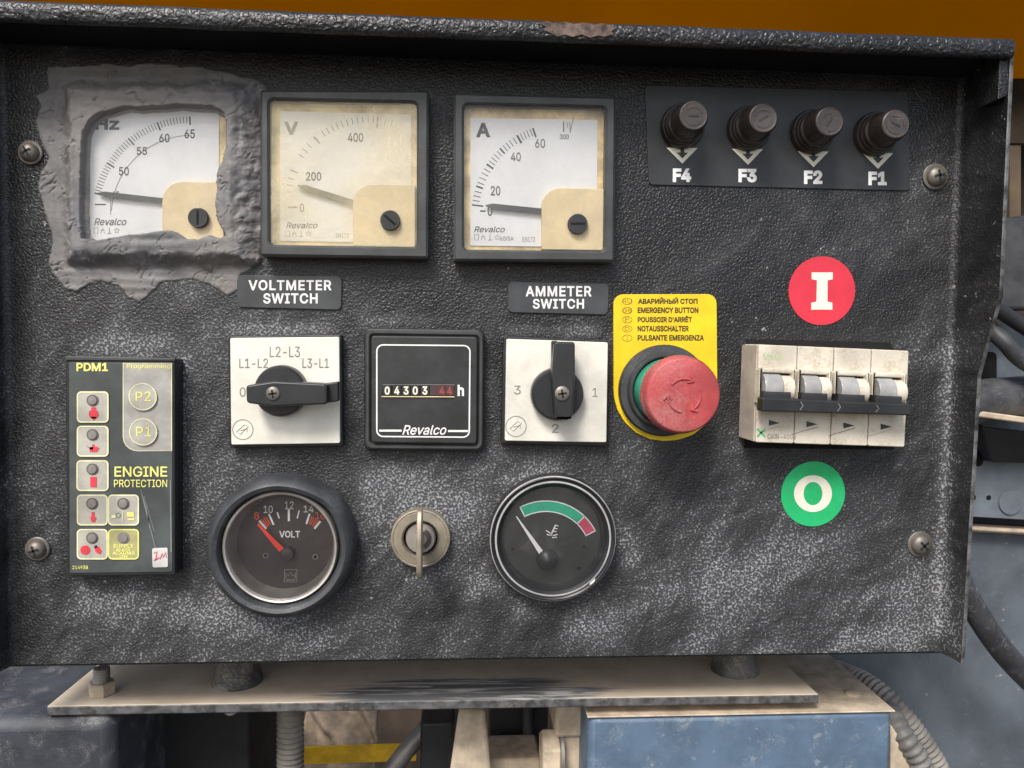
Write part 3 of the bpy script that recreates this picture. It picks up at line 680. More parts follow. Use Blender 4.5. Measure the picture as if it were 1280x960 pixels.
# ------------------------------------------------------------------ rotary switches
def phillips(name, px, py, rpx, h0, h1, parent, rot=0.):
    c = at(px, py, h1); r = rpx*pxm(px, py, h1); mb = MB()
    mb.lathe(c, [(r, h0), (r, h1-.0006), (r*.7, h1-.0001), (r*.2, h1)], 'screw', 28); crossrec(mb, c, r*.6, h1+.00012, 'void', rot)
    return mb.build(name, parent)
def rotary(name, label, outer, white, wm, disc, handle, marks, scr, tail, logo):
    cx = sum(p[0] for p in outer)/4; cy = sum(p[1] for p in outer)/4
    o = thing(name, label, 'rotary switch', base(cx, cy), 'square rotary switches')
    mb = MB(); mb.prism(rq(pq(outer, .005), .0012), 0., .0050, 'black', .0006); mb.build('base', o)
    mb = MB(); mb.prism(rq(pq(white, .0068), .0008), .005, .0068, wm, .0003)
    for t, x0, y0, x1, y1 in marks: mb.text(t, x0, y0, x1, y1, .0069, 'ink_grey', .004)
    lc = at(*logo, .0069); k = pxm(*logo); mb.arc(lc, 12*k, 13*k, 0, 2*PI, .0069, 'ink_grey'); mb.line([(logo[0]-8,logo[1]+3),(logo[0]+2,logo[1]-6),(logo[0]+7,logo[1]-4),(logo[0]-3,logo[1]+6)], .8, .0069, 'ink_grey', True); mb.line([(logo[0]-3,logo[1]+1),(logo[0]+6,logo[1]-1),(logo[0]+5,logo[1]+3)], .8, .0069, 'ink_grey')
    mb.build('face_plate', o)
    kb = MB(); c = at(disc[0], disc[1], .012); r = disc[2]*pxm(disc[0], disc[1], .012)
    kb.lathe(c, [(r*1.0, .0066), (r, .011), (r*.97, .0125), (r*.9, .0132), (r*.2, .0132)], 'black_clean', 56)
    kn = kb.build('knob', o)
    mb = MB(); mb.prism(rq(pq(handle, .021), .0014), .0125, .021, 'black_clean', .0009)
    mb.prism(rq(pq(tail, .0165), .0008), .0125, .0165, 'black', .0006); mb.build('grip', kn)
    # moulded pointer groove on the grip
    phillips('knob_screw', *scr, .0205, .0222, kn, .15)
    return o
rotary('voltmeter_selector_switch', 'ivory rotary switch marked L1-L2, L2-L3, L3-L1, black handle turned sideways', [(285,420),(427,418),(429,558),(287,560)], [(287.5,422.5),(424,421),(425,554),(289,556)], 'plate_white',
       (350,489,33), [(307,482),(342,476.5),(409,480),(409,505.5),(342,508.5),(308,504)], [('L2-L3',337,433,375,446.5),('L1-L2',299,448,335,460),('L3-L1',378,448,411,460),('0',299.5,484,307,496)], (340.5,492,8.5),
       [(405,479.5),(423,477),(423,502),(405,504)], (303.5,537))
rotary('ammeter_selector_switch', 'stained ivory rotary switch marked 1 2 3, black handle pointing straight up', [(629,420),(761,425),(760,558),(626,555)], [(633,423.5),(760,428),(758,553),(631,551)], 'plate_dirty',
       (697,493,33), [(693,427),(719,427.5),(719,470),(716,520),(712,525),(698,525),(694,520),(690,470)], [('3',642.5,482,651,493),('1',740.5,485,747,496),('2',690,530,698.5,541)], (703,492,9),
       [(690,426),(697,426),(697,470),(690,470)], (645,533))

# ------------------------------------------------------------------ hour meter
o = thing('hour_meter', 'square black hour meter showing a row of counter digits', 'hour meter', base(531, 487))
mb = MB(); mb.prism(rq(pq([(455,410),(606,412),(605,565),(455,563)], .005), .003), 0., .005, 'black', .0008)
mb.ring(rq(pq([(457,412),(604,414),(603,562),(457,561)], .0068), .003), rq(pq([(462,417.5),(599,419.5),(598,557),(462,555)], .0068), .002), .005, .0068, 'frame', .0005); mb.build('housing', o)
mb = MB(); mb.prism(rq(pq([(464,419.5),(597,421),(596,555),(464,553.5)], .0085), .0015), .005, .0085, M['gauge_face_black'], .0007)
h = .0086
W = [(471,431),(587.5,432),(586.5,546.5),(471,545.5)]
mb.strip(rq(pq(W, h), .0028), 1.7*pxm(530, 490), h, 'white', True)
mb.line([(474,538.3),(502,538.3)], 2.6, h, 'white'); mb.line([(560,538.8),(585,538.8)], 2.6, h, 'white')
mb.text('Revalco', 503, 531.5, 558, 543.5, h, 'white', .010, .3); mb.text('h', 572, 481, 580, 495, h, 'white', .03)
mb.build('face', o)
mb = MB(); q = pq([(479,481),(567.5,481.5),(567.5,495.5),(477,495)], .0087); mb.flat(q, .0087, 'void'); mb.build('counter', o)
cb = bpy.data.objects['counter']
def digit(ch, x, m, bg_):
    d = MB(); d.prism(pq([(x-5.2,481.8),(x+5.2,481.8),(x+5.2,494.6),(x-5.2,494.6)], .0090), .0087, .0090, bg_, .0001)
    d.text(ch, x-3.2, 483, x+3.2, 493.4, .0092, m, .03); d.build('digit_wheel', cb)
M['wheel_digit'] = mat('faded_red_digit', (.30,.075,.07), .5); M['wheel_red'] = mat('red_number_wheel', (.09,.03,.03), .5, dust=.3, dcol=(.22,.13,.11)); M['wheel_black'] = mat('black_number_wheel', (.025,.025,.022), .5, dust=.3, dcol=(.13,.12,.09))
for ch, x in zip('04303', (484, 496, 507.5, 519, 531)): digit(ch, x, 'off_white', 'wheel_black')
for ch, x in zip('144', (542.5, 552.5, 562)): digit(ch, x, 'wheel_digit' if ch != '1' else 'wheel_red', 'wheel_red' if ch != '1' else 'gauge_face')
mb = MB(); mb.line([(477,495.6),(568,496)], 1.2, .0093, 'cream'); mb.line([(479,481),(568,481)], .7, .0093, 'ink_grey'); mb.build('window_rim', o)

# ------------------------------------------------------------------ engine protection module
o = thing('protection_module', 'tall black engine protection module with yellow lettering and red warning icons', 'control module', base(150, 590))
mb = MB(); mb.prism(rq(pq([(81,446),(219,449),(219,719),(84,721)], .010), .0008), 0., .010, 'black', .0007)
mb.prism(rq(pq([(81,445),(219,447.5),(219,451.5),(81,450.5)], .0108), .0005), .009, .0108, 'frame', .0004); mb.build('housing', o)
mb = MB(); h = .0106
mb.prism(rq(pq([(86,453),(215.5,453.5),(215.5,715),(87,716.5)], .0104), .0006), .009, .0104, 'pdm', .0002)
mb.prism(rq(pq([(154,454),(214.5,454),(214.5,563.5),(154,563.5)], .0105), [0,0,0,.0062]), .0103, .0105, 'pdm_pale')
pp = rq(pq([(154,454),(214.5,454),(214.5,563.5),(154,563.5)], h), [0,0,0,.0062]); mb.strip(pp, .0004, h, 'yellow_line', True)
mb.text('PDM1', 95.5, 453.5, 135, 464, h, 'yellow_ink', .03); mb.text('Programming', 158.5, 454.5, 213, 462, h, 'yellow_ink', .01)
mb.text('ENGINE', 143, 583, 209, 596, h, 'yellow_ink', .012); mb.text('PROTECTION', 142.5, 599.5, 209, 609, h, 'yellow_ink', .004)
mb.text('21493B', 90.5, 707, 110, 711.5, h, 'yellow_ink', .01)
mb.line([(177,617),(195,688)], .9, h, 'scuff'); mb.line([(180,620),(193,665)], .6, h, 'scuff'); mb.line([(176,612),(183,636),(187,660)], .7, h, 'ink_pale'); mb.line([(213,600),(214,690)], 1.6, h, 'scuff')
mb.build('membrane', o)
def key_pad(x, y, t):
    c = at(x, y, .0113); k = pxm(x, y); mb = MB(); mb.lathe(c, [(17*k, .0104), (17*k, .0111), (16*k, .0113), (4*k, .0113)], 'pdm_key', 40)
    mb.arc(c, 15.8*k, 17*k, 0, 2*PI, .01142, 'yellow_line', 40); mb.text(t, x-9, y-6.5, x+10, y+5.5, .01142, 'yellow_ink', .004); mb.build('push_key', o)
key_pad(178.5, 496, 'P2'); key_pad(179, 540, 'P1')
def warn(x0, y0, x1, y1, icon, ink='pdm_key'):
    mb = MB(); q = rq(pq([(x0,y0),(x1,y0),(x1,y1),(x0,y1)], .0107), .0016); mb.prism(q, .0104, .0107, ink); mb.strip(q, .0006, .0108, 'yellow_ink' if ink == 'pdm_olive' else 'yellow_line', True)
    icon(mb, (x0+x1)/2, .0109); w_ = mb.build('warning_tile', o)
    cx = (x0+x1)/2; c = at(cx-.5, y0+10.5, .011); k = pxm(cx, y0); mb = MB(); faint = ink == 'pdm_olive'
    mb.lathe(c, [(7.2*k, .0107), (7.2*k, .0110)], 'led_rim' if not faint else 'led', 28); mb.lathe(c, [(5.6*k, .011), (5.2*k, .0114), (1*k, .0115)], 'led', 28); mb.build('indicator', w_)
M['pdm_olive'] = mat('olive_yellow_membrane', (.36,.34,.16), .4, dust=.1)
def poly_px(mb, pts, h, m='red_ink'): mb.flat(pq(pts, h), h, m)
def ic_temp(mb, x, h): mb.flat(circle(at(x+1, 517.5, h), 6*pxm(x, 517)), h, 'red_ink'); poly_px(mb, [(x-3,521),(x+5,521),(x+1,526)], h); poly_px(mb, [(x-2,509),(x+4,509),(x+4,511.5),(x-2,511.5)], h)
def ic_oil(mb, x, h): poly_px(mb, [(x-4,559),(x+5,558),(x+8,560),(x+5,565),(x-4,565)], h); poly_px(mb, [(x-8,557),(x-4,559),(x-4,561),(x-8,558)], h, 'ink_pale'); poly_px(mb, [(x-1,555.5),(x+2,555.5),(x+2,558),(x-1,558)], h)
def ic_fuel(mb, x, h): poly_px(mb, [(x-3,596),(x+5,596),(x+5,609),(x-3,609)], h)
def ic_water(mb, x, h): poly_px(mb, [(x-1,640),(x+2.5,640),(x+2.5,645),(x+5,647),(x+3,652.5),(x-1,652.5),(x-3,647),(x-1,645)], h)
def ic_belt(mb, x, h): mb.flat(circle(at(x-9, 687.5, h), 6*pxm(x, 687), 16), h, 'red_ink'); poly_px(mb, [(x+2,684),(x+8,683),(x+12,689),(x+9,693),(x+4,690)], h); poly_px(mb, [(x+2,682.5),(x+5,681),(x+7,684),(x+3,685.5)], h, 'ink')
def ic_alt(mb, x, h):
    mb.line([(x-1,639),(x-1,652)], .8, h, 'yellow_line'); poly_px(mb, [(x-15,644),(x-9,643),(x-9,647),(x-15,648)], h, 'yellow_line'); mb.arc(at(x-7, 644, h), 2.5*pxm(x,644), 3.3*pxm(x,644), 0, 2*PI, h, 'ink_pale', 14)
    poly_px(mb, [(x+4,640),(x+13,640),(x+13,646),(x+4,646)], h, 'yellow_ink'); poly_px(mb, [(x+5,648),(x+13,648),(x+13,650.5),(x+5,650.5)], h, 'yellow_ink')
def ic_supply(mb, x, h):
    mb.text('SUPPLY', x-13, 680, x+13, 685, h, 'yellow_ink', .02); mb.text('READY', x-9, 685.8, x+9, 690.3, h, 'yellow_ink', .02); mb.text('ALARMS', x-14, 689.5, x+14, 693.5, h, 'yellow_ink', .02); mb.text('ON', x-5, 694, x+5, 697.5, h, 'yellow_ink', .02)
warn(97, 490, 135, 527.5, ic_temp); warn(97, 533, 135, 570, ic_oil); warn(96.5, 576, 135, 613, ic_fuel)
warn(97, 619, 134, 656, ic_water); warn(136, 619, 173, 656, ic_alt); warn(97, 662, 134, 698.5, ic_belt); warn(136, 662, 173, 698.5, ic_supply, 'pdm_olive')
mb = MB(); mb.prism(rq(pq([(190,685.5),(209.5,685),(210,709),(190.5,709.5)], .0108), .0008), .0104, .0108, 'sticker', .0001)
mb.line([(192,691.5),(196,689.5),(195,698),(193,701),(199,697)], 1.4, .01092, 'red_ink'); mb.line([(200,699),(203,692),(204,697),(207,690.5),(208,697)], 1.2, .01092, 'red_ink')
solo(mb, 'small_sticker', 'tiny white sticker with red scribble on the engine protection module', 'sticker', base(200, 709, .0104))

# ------------------------------------------------------------------ fuse row
o = thing('fuse_label', 'charcoal label strip marked F4 F3 F2 F1 behind the fuse holders', 'label', base(973, 170))
mb = MB(); mb.prism(rq(pq([(806,106),(1136,114),(1138,238.5),(811,231)], .0008), .002), 0., .0008, 'fuse_label', .0003); mb.build('sheet', o); h = .00092
FX = [('F4', 852.5, 219, 184.5), ('F3', 934.5, 219.5, 186), ('F2', 1016.5, 221.5, 189), ('F1', 1097, 223, 191)]
mb = MB()
for t, x, y, ya in FX:
    mb.text(t, x-11.5, y-8.5, x+11.5, y+8.5, h, 'white', .045)
    mb.flat(pq([(x-19.5,ya),(x+19.5,ya+.4),(x+.5,ya+20)], h), h, 'off_white'); mb.flat(pq([(x-6.5,ya+6),(x+7.5,ya+6.2),(x+.5,ya+13.5)], h+.0001), h+.0001, 'fuse_label')
    mb.flat(pq([(x-1.8,ya-2),(x+2.8,ya-2),(x+2.8,ya+7),(x-1.8,ya+7)], h+.0002), h+.0002, 'fuse_label')
mb.build('lettering', o)
fl = ['fuse holder with ribbed black cap above the F4 marking', 'fuse holder with ribbed black cap above the F3 marking', 'fuse holder with ribbed black cap above the F2 marking', 'fuse holder with ribbed black cap above the F1 marking']
first = None
for (t, x, y, ya), lab, (bx, by) in zip(FX, fl, ((853,158), (936,161), (1015,165), (1094,168))):
    b = base(bx, by, .002); b = (b[0], 0, b[2])
    if first is None:
        first = thing('fuse_holder', lab, 'fuse holder', b, 'fuse holders in a row'); c = (b[0], b[2]); k = pxm(bx, by)
        mb = MB(); mb.lathe(c, [(27*k, .0008), (27*k, .0030), (25.5*k, .0040), (24*k, .0040), (24*k, .0054), (23*k, .0060), (15*k, .0060)], 'bakelite', 44); mb.build('collar', first)
        mb = MB(); mb.lathe(c, [(22*k, .0060), (22*k, .0085), (20*k, .0092), (19.5*k, .0105), (17.8*k, .0185), (16.6*k, .0195)], 'bakelite', 80, flute=(3, 4, .028))
        mb.lathe(c, [(16.6*k, .0195), (15.5*k, .0198), (14*k, .0196), (3*k, .0196)], 'bakelite_top', 40)
        mb.arc(c, 9*k, 11.5*k, .3, 2.4, .0198, 'bakelite_top'); mb.arc(c, 9*k, 11.5*k, 3.5, 5.6, .0198, 'bakelite_top')
        sl = k*1.1; mb.flat([(c[0]-6*k, c[1]-sl), (c[0]+6*k, c[1]-sl), (c[0]+6*k, c[1]+sl), (c[0]-6*k, c[1]+sl)], .0198, 'bakelite'); mb.build('fuse_cap', first)
    else:
        r = first.copy(); C.objects.link(r); r.location = b; r['label'] = lab
        for ch in list(first.children):
            q = ch.copy(); C.objects.link(q); q.parent = r
            if ch.name.startswith('fuse_cap'): q.rotation_euler = (0, random.uniform(-1.5, 1.5), 0)

# ------------------------------------------------------------------ emergency stop
mb = MB(); Q = [(767,368),(896,367.5),(897,487),(896,500),(891,517),(881,532),(866,544),(848,550),(830,551.5),(812,549),(795,541),(781,528),(772,513),(768,498),(767,487)]
mb.prism(rq(pq(Q, .0010), [.0045,.0045]+[.0012]*13), 0., .0010, 'yellow_label', .0003); h = .00112
for (t, x0, x1, y), code in zip((('АВАРИЙНЫЙ СТОП',797.5,872,376.5),('EMERGENCY BUTTON',797,873,388),('POUSSOIR D\'ARRÊT',797,865,399.5),('NOTAUSSCHALTER',797,861,411),('PULSANTE EMERGENZA',797,880,422.5)), ('RU','GB','F','D','I')):
    top = 3.8 if 'Ê' not in t else 5.0
    if 'Й' in t: top = 4.8
    mb.text(t, x0, y-top, x1, y+3.3, h, 'ink_brown', .03)
    w_ = 2.9*len(code) if code != 'I' else .8; mb.text(code, 784-w_, y-2.3, 784+w_, y+2.3, h, 'ink_faint')
    ov = [(784+6*math.cos(a), y+4*math.sin(a)) for a in np.linspace(0, 2*PI, 20, endpoint=False)]; mb.line(ov, .7, h, 'ink_faint', True)
solo(mb, 'emergency_label', 'yellow rounded label listing emergency stop in five languages', 'label', base(832, 460))
o = thing('emergency_stop_button', 'big faded red mushroom emergency stop button over the yellow label', 'emergency button', base(830, 489))
c = at(829.5, 488, .002); k = pxm(830, 488)
mb = MB(); mb.lathe(c, [(56*k, .001), (56*k, .0035), (54*k, .0045), (47*k, .0050), (46.5*k, .0068), (44.5*k, .0076), (42*k, .0076), (38*k, .0050), (20*k, .0050)], 'rubber', 64); mb.build('collar', o)
mb = MB(); mb.lathe(c, [(39*k, .005), (39*k, .0165), (37*k, .0175), (20*k, .0175)], 'green_ring', 64); mb.build('ring', o)
HH = .0375; ch = at(852.5, 493.5, HH); kh = pxm(852, 493, HH)
mb = MB(); mb.lathe(c, [(26*k, .017), (30*k, .019), (37*k, .0215), (40*k, .023)], 'red_side', 60, cap=False)
mb.lathe(c, [(40*k, .023), (42*k, .0238), (44*k, .0262), (44.2*k, .031)], 'red_side', 120, cap=False, flute=(1, 2, .012))
R_ = 47.5*kh
mb.lathe((c+ch)/2, [(44.2*k, .0308), (R_, .0318), (R_*1.0, .0348), (R_*.99, .0360), (R_*.965, .0369), (R_*.92, .0375), (R_*.6, .0380), (R_*.3, .0383), (R_*.02, .0383)], 'red_head', 72); 
hd = mb.build('mushroom_head', o); cc = (c+ch)/2
mb = MB()
for a in (.35, .35+2*PI/3, .35+4*PI/3):                  # raised turn arrows
    P0 = []; r1 = R_*.43
    for t in np.linspace(0, 1.45, 10): P0.append(cc + r1*np.array([math.cos(a-t), math.sin(a-t)]))
    mb.tube([(p[0], -.0383, p[1]) for p in P0], .00055, 'red_head', 8, 2)
    e = P0[-1]; tdir = (P0[-1]-P0[-2]); tdir /= np.linalg.norm(tdir); n_ = np.array([-tdir[1], tdir[0]])
    for sg in (1, -1): q = e - tdir*.0022 + n_*.0017*sg; mb.tube([(e[0], -.0383, e[1]), (q[0], -.0383, q[1])], .0005, 'red_head', 8, 2)
mb.build('turn_arrows', hd)

# ------------------------------------------------------------------ I / O stickers
def sticker(px, py, rpx, m, name, label, txt, bb):
    c = at(px, py, .0004); mb = MB(); mb.lathe(c, [(rpx*pxm(px, py), 0.), (rpx*pxm(px, py), .0004)], m, 64)
    if txt == 'I':
        x0, y0, x1, y1 = bb; mid = (x0+x1)/2; pts = [(x0,y0),(x1,y0),(x1,y0+8.5),(mid+6.8,y0+10),(mid+6.6,y1-10),(x1-.5,y1-8.5),(x1-.5,y1),(x0-.5,y1),(x0-.5,y1-8.5),(mid-7.2,y1-10),(mid-6.6,y0+10),(x0,y0+8.5)]
        mb.flat(pq(pts, .0005), .0005, 'off_white')
    else:
        x0, y0, x1, y1 = bb; cx, cy = (x0+x1)/2, (y0+y1)/2; n = 40; V = []
        for i in range(n+1):
            a = 2*PI*i/n
            for (rx, ry) in (((x1-x0)/2, (y1-y0)/2), ((x1-x0)/2-12, (y1-y0)/2-8.5)): q = at(cx+rx*math.cos(a), cy+ry*math.sin(a), .0005); V.append((q[0], -.0005, q[1]))
        mb.add(V, [(2*i, 2*i+1, 2*i+3, 2*i+2) for i in range(n)], 'off_white')
    return solo(mb, name, label, 'sticker', base(px, py))
sticker(1027.5, 363.5, 41.5, 'sticker_red', 'on_sticker', 'round red sticker with white I above the circuit breaker', 'I', (1014.5,340.5,1041,387))
sticker(1016.5, 617.5, 39.8, 'sticker_green', 'off_sticker', 'round green sticker with white O below the circuit breaker', 'O', (992.5,594,1040,640))

# ------------------------------------------------------------------ four-pole breaker
o = thing('circuit_breaker', 'dusty beige four-pole circuit breaker with one black bar across its toggles', 'circuit breaker', base(1035, 495))
mb = MB(); mb.prism(pq([(933,424),(1112,428),(1120,440),(1118,562),(930,560)], .0004), .0001, .0004, 'void'); mb.build('cutout', o)
HB = .019
fr_ = [(949,430.5),(1136.5,438.5),(1131,559),(944.5,553)]
def lerpq(s_, t_): a = np.array(fr_); return tuple((1-t_)*((1-s_)*a[0]+s_*a[1]) + t_*((1-s_)*a[3]+s_*a[2]))
cuts = [0, .258, .502, .752, 1.0]
for i in range(4):
    s0, s1 = cuts[i]+(.002 if i else 0), cuts[i+1]-(.002 if i < 3 else 0)
    mb = MB(); mb.prism(rq(pq([lerpq(s0,0), lerpq(s1,0), lerpq(s1,1), lerpq(s0,1)], HB), .0008), .0006, HB, 'breaker', .0005)
    # raised toggle housing: two cheeks and a sill, leaving a slot for the drum
    a0, a1 = s0+.008, s1-.008
    for u0, u1 in ((a0, a0+.016), (a1-.020, a1)):
        mb.prism(rq(pq([lerpq(u0,.245), lerpq(u1,.245), lerpq(u1,.61), lerpq(u0,.61)], HB+.004), .0007), HB-.001, HB+.0045, 'breaker', .0004)
    mb.prism(pq([lerpq(a0+.016,.235), lerpq(a1-.02,.235), lerpq(a1-.02,.285), lerpq(a0+.016,.285)], HB+.002), HB-.001, HB+.0032, 'breaker', .0006)
    mb.flat(pq([lerpq(a0+.014,.28), lerpq(a1-.018,.28), lerpq(a1-.018,.6), lerpq(a0+.014,.6)], HB+.0001), HB+.0002, 'ink')
    h = HB+.00012; cs = (s0+s1)/2 - .012
    x, y = lerpq(cs, .80); mb.flat(pq([(x-6,y-4.5),(x-6,y+3),(x+8,y-.5)], h), h, 'ink'); 
    mb.line([(x-24+(6 if i == 0 else 0),y+12),(x+9,y+2.5)], .9, h, 'ink_pale' if i in (1, 2) else 'breaker_side')
    if i == 0:
        mb.text('Merlin', *(lambda p: (p[0], p[1]))(lerpq(.03,.085)), *(lambda p: (p[0], p[1]))(lerpq(.16,.145)), h, 'green_faint', .01)
        x, y = lerpq(.035,.90); mb.line([(x-5,y-5),(x+5,y+5)], 2.2, h, 'green_ink'); mb.line([(x+5,y-5),(x-5,y+5)], 2.2, h, 'green_ink')
        mb.text('C40N', x+8, y+1, x+22, y+8, h, 'ink_pale', .01); mb.text('~400V', x+24, y+2, x+44, y+8, h, 'ink_grey')
    mod = mb.build('breaker_module', o)
    # toggle drum: a short barrel lying across the module, wider pale grey part and narrower right part
    dl, dr = a0+.018, a1-.024; split = dl+(dr-dl)*.60
    for u0, u1, rr, mm in ((dl, split, .0064, 'breaker_pale'), (split+.006, dr, .0058, 'breaker')):
        A, B = at(*lerpq(u0,.44), HB+.002), at(*lerpq(u1,.44), HB+.002); A3, B3 = Vector((A[0], -(HB+.0008), A[1])), Vector((B[0], -(HB+.0008), B[1]))
        ez = (B3-A3).normalized(); ex = Vector((0,-1,0)); ey = ez.cross(ex)
        mb = MB(); mb.lathe(None, [(rr*.96, 0), (rr, .0006), (rr, (B3-A3).length-.0006), (rr*.96, (B3-A3).length)], mm, 36, axis=(A3, ex, ey, ez)); mb.build('toggle_drum', mod)
mb = MB()
A = [lerpq(.02,.585), lerpq(1.02,.585), lerpq(1.025,.70), lerpq(.02,.70)]
hb = HB+.010
q = [(953,497),(1140.5,505.3),(1139.5,519.5),(952,514.3)]
mb.prism(rq(pq(q, hb), .0008), HB+.0045, hb, 'black_clean', .0007)
for s_ in (.25, .50, .755): 
    a = np.array(q[0])*(1-s_)+np.array(q[1])*s_; b = np.array(q[3])*(1-s_)+np.array(q[2])*s_
    mb.line([(a[0]+1,a[1]+3),(a[0]+4,(a[1]+b[1])/2),(b[0]+1,b[1]-3)], .9, hb+.0001, 'ink_pale')
for i in range(4):
    s0, s1 = cuts[i]+.03, cuts[i+1]-.035; mb.prism(pq([lerpq(s0,.475), lerpq(s1,.475), lerpq(s1,.64), lerpq(s0,.64)], HB+.0070), HB+.002, HB+.0080, 'black_clean', .001)
mb.build('tie_bar', o)
mb = MB()                                                # dusty left flank with two screw ports
f0 = pq(fr_, HB); a, b = f0[0], f0[3]
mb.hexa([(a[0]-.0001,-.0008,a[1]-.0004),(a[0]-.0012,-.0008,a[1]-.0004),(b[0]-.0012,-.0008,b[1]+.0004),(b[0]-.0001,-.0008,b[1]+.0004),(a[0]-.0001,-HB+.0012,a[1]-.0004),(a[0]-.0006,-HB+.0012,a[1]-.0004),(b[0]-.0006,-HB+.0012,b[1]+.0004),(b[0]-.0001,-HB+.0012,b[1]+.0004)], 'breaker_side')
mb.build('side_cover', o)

# ------------------------------------------------------------------ round gauges
o = thing('battery_volt_gauge', 'round VOLT gauge with red needle in a thick dusty rubber ring', 'gauge', base(353, 681))
c = at(354, 681, .005); k = pxm(354, 681, .005)
wob = lambda a: 1 + .010*math.sin(2*a+1.0) + .030*math.exp(-((a-.72)/.24)**2) - .010*math.exp(-((a-1.3)/.3)**2)
mb = MB(); mb.lathe(c, [(91*k, .0), (92*k, .004), (91*k, .009), (87*k, .0125), (81*k, .0138), (76*k, .0130), (73*k, .0105), (72*k, .004)], 'rubber', 96, cap=False, wob=wob); mb.build('rubber_ring', o)
c2 = at(351, 684, .010); k2 = pxm(351, 684, .010)
mb = MB(); mb.lathe(c2, [(72.5*k2, .002), (72.5*k2, .0105), (70.5*k2, .0115), (68.5*k2, .0112), (66.5*k2, .0095), (62.5*k2, .0025), (61.5*k2, .0010)], 'chrome', 96, cap=False); mb.build('bezel', o)
h = .0012
mb = MB(); mb.flat(circle(c2, 64*k2, 72), .0010, 'gauge_face')
mb.text('VOLT', 349, 663.5, 375, 672, h, 'white', .02)
for t, x0, y0, x1, y1, m_ in (('8',317.5,640,324,649.5,'orange_red'),('10',329.5,632,341,641.5,'ink_w'),('12',356,626.5,367,636.5,'ink_w'),('14',379.5,632,392,640.5,'ink_w'),('16',394.5,640,405.5,649,'orange_red')):
    if m_ == 'ink_w': m_ = M.setdefault('ink_w', mat('dull_white_print', (.66,.64,.62), .5))
    mb.text(t, x0, y0, x1, y1, h, m_, .01)
for a, b, wd, m_ in (((324,651),(333,661),2.6,'white'),((336,642.5),(342,656),2.4,'white'),((346.5,640),(349,648),1.5,'white'),((361,636.5),(361,651.5),2.6,'white'),((374,638),(371.5,648),1.5,'white'),((387,642),(383,655),2.4,'white'),((400.5,651.5),(393,661),2.6,'white')):
    mb.line([a, b], wd, h, m_)
for a, b in (((327,649),(334.5,658.5)),((329.5,647),(336,657)),((332,645.5),(338,655.5)),((390,645),(386.5,655)),((392.5,646.5),(388.5,656)),((395,648),(390.5,657.5)),((397.5,649.5),(392,659))): mb.line([a, b], 1.2, h, 'orange_red')
L_ = [(355.5,712),(371,712),(371,727.5),(355.5,727.5)]; mb.line(L_, 1., h, 'ink_grey', True); mb.line([(357.5,723),(357.5,716),(360.5,720),(363,715),(366,720),(369,716),(369,723)], 1.1, h, 'ink_grey'); mb.line([(357.5,725),(369,725)], 1.2, h, 'ink_grey')
for x, y in ((332,694.5),(394,696)): q = at(x, y, h); mb.arc(q, 2.4*k, 3.6*k, 0, 2*PI, h, 'ink_pale', 18); mb.flat(circle(q, 2.2*k, 14), h, 'void')
mb.build('dial', o)
A, B = at(322.5, 655, .004), at(352, 687.5, .004); d = (B-A)/np.linalg.norm(B-A); n_ = np.array([-d[1], d[0]])
mb = MB(); mb.prism([A+n_*.0004, A-n_*.0004, B-n_*.0013, B+n_*.0013], .0036, .0043, 'needle_red'); mb.build('needle', o)
hc = at(359, 693, .004); mb = MB(); mb.lathe(hc, [(9*k, .0012), (9*k, .004), (7.5*k, .0052), (2*k, .0056)], 'gauge_face', 32); mb.build('hub', o)
mb = MB(); mb.lathe(c2, [(68.5*k2, .0096), (50*k2, .0102), (25*k2, .0106), (.5*k2, .0107)], 'glass_dark', 64, cap=False); mb.build('glass', o)

o = thing('temperature_gauge', 'round black temperature gauge with green and red arc, white needle', 'gauge', base(690, 673))
c = at(691, 672.5, .006); k = pxm(691, 672, .006)
mb = MB(); mb.lathe(c, [(79*k, .0), (79.5*k, .006), (78.5*k, .0075), (76*k, .0082), (73.5*k, .0074), (72*k, .0074), (71*k, .0080), (69.5*k, .0080), (66*k, .0066), (63.5*k, .0050), (61.5*k, .0018)], 'black_clean', 96, cap=False); mb.build('bezel', o)
M['wear'] = mat('worn_rim_grey', (.36,.36,.35), .5, dust=.3)
mb = MB(); wn = [(r, h) for r, h in ((72.2, .00805), (71.6, .00815), (70.6, .0082), (70.0, .00812))]; mb.lathe(c, [(r*k, h) for r, h in wn], 'wear', 96, cap=False)
mb.lathe(c, [(78.6*k, .0076), (77.9*k, .0080), (77.2*k, .0082)], 'wear', 96, cap=False); mb.build('bezel_wear', o)
mb = MB(); mb.flat(pq([(738,724),(743,721),(744,725),(741,730),(737,731)], .0079), .0079, 'white'); mb.build('paint_fleck', o)
h = .0020; mb = MB(); mb.flat(circle(c, 63*k, 72), .0018, 'gauge_face_black')
P3 = [at(650,634,h), at(687.5,626.3,h), at(744,663.5,h)]; ac, ar = circle3(*P3); P4 = [at(653.5,646,h), at(687,640,h), at(732,669.5,h)]; ri = np.mean([np.linalg.norm(p-ac) for p in P4])
an = lambda p: math.atan2(p[1]-ac[1], p[0]-ac[0])
a0, a1, am = an(P3[0]), an(P3[2]), an(at(728, 648, h))
mb.arc(ac, ri, ar, am, a0, h, 'teal', 40); mb.arc(ac, ri, ar, a1, am, h, 'pink', 16)
e = .9*k; h2 = h+.0001
for r in (ri, ar): mb.arc(ac, r-e*.7, r+e*.7, a1, a0, h2, 'white', 56)
for a in (a0, a1, am): dd = np.array([math.cos(a), math.sin(a)]); mb.strip([ac+dd*(ri-e*.7), ac+dd*(ar+e*.7)], e*1.4, h2, 'white')
mb.line([(689.5,667),(694.5,656)], 1.7, h, 'white')
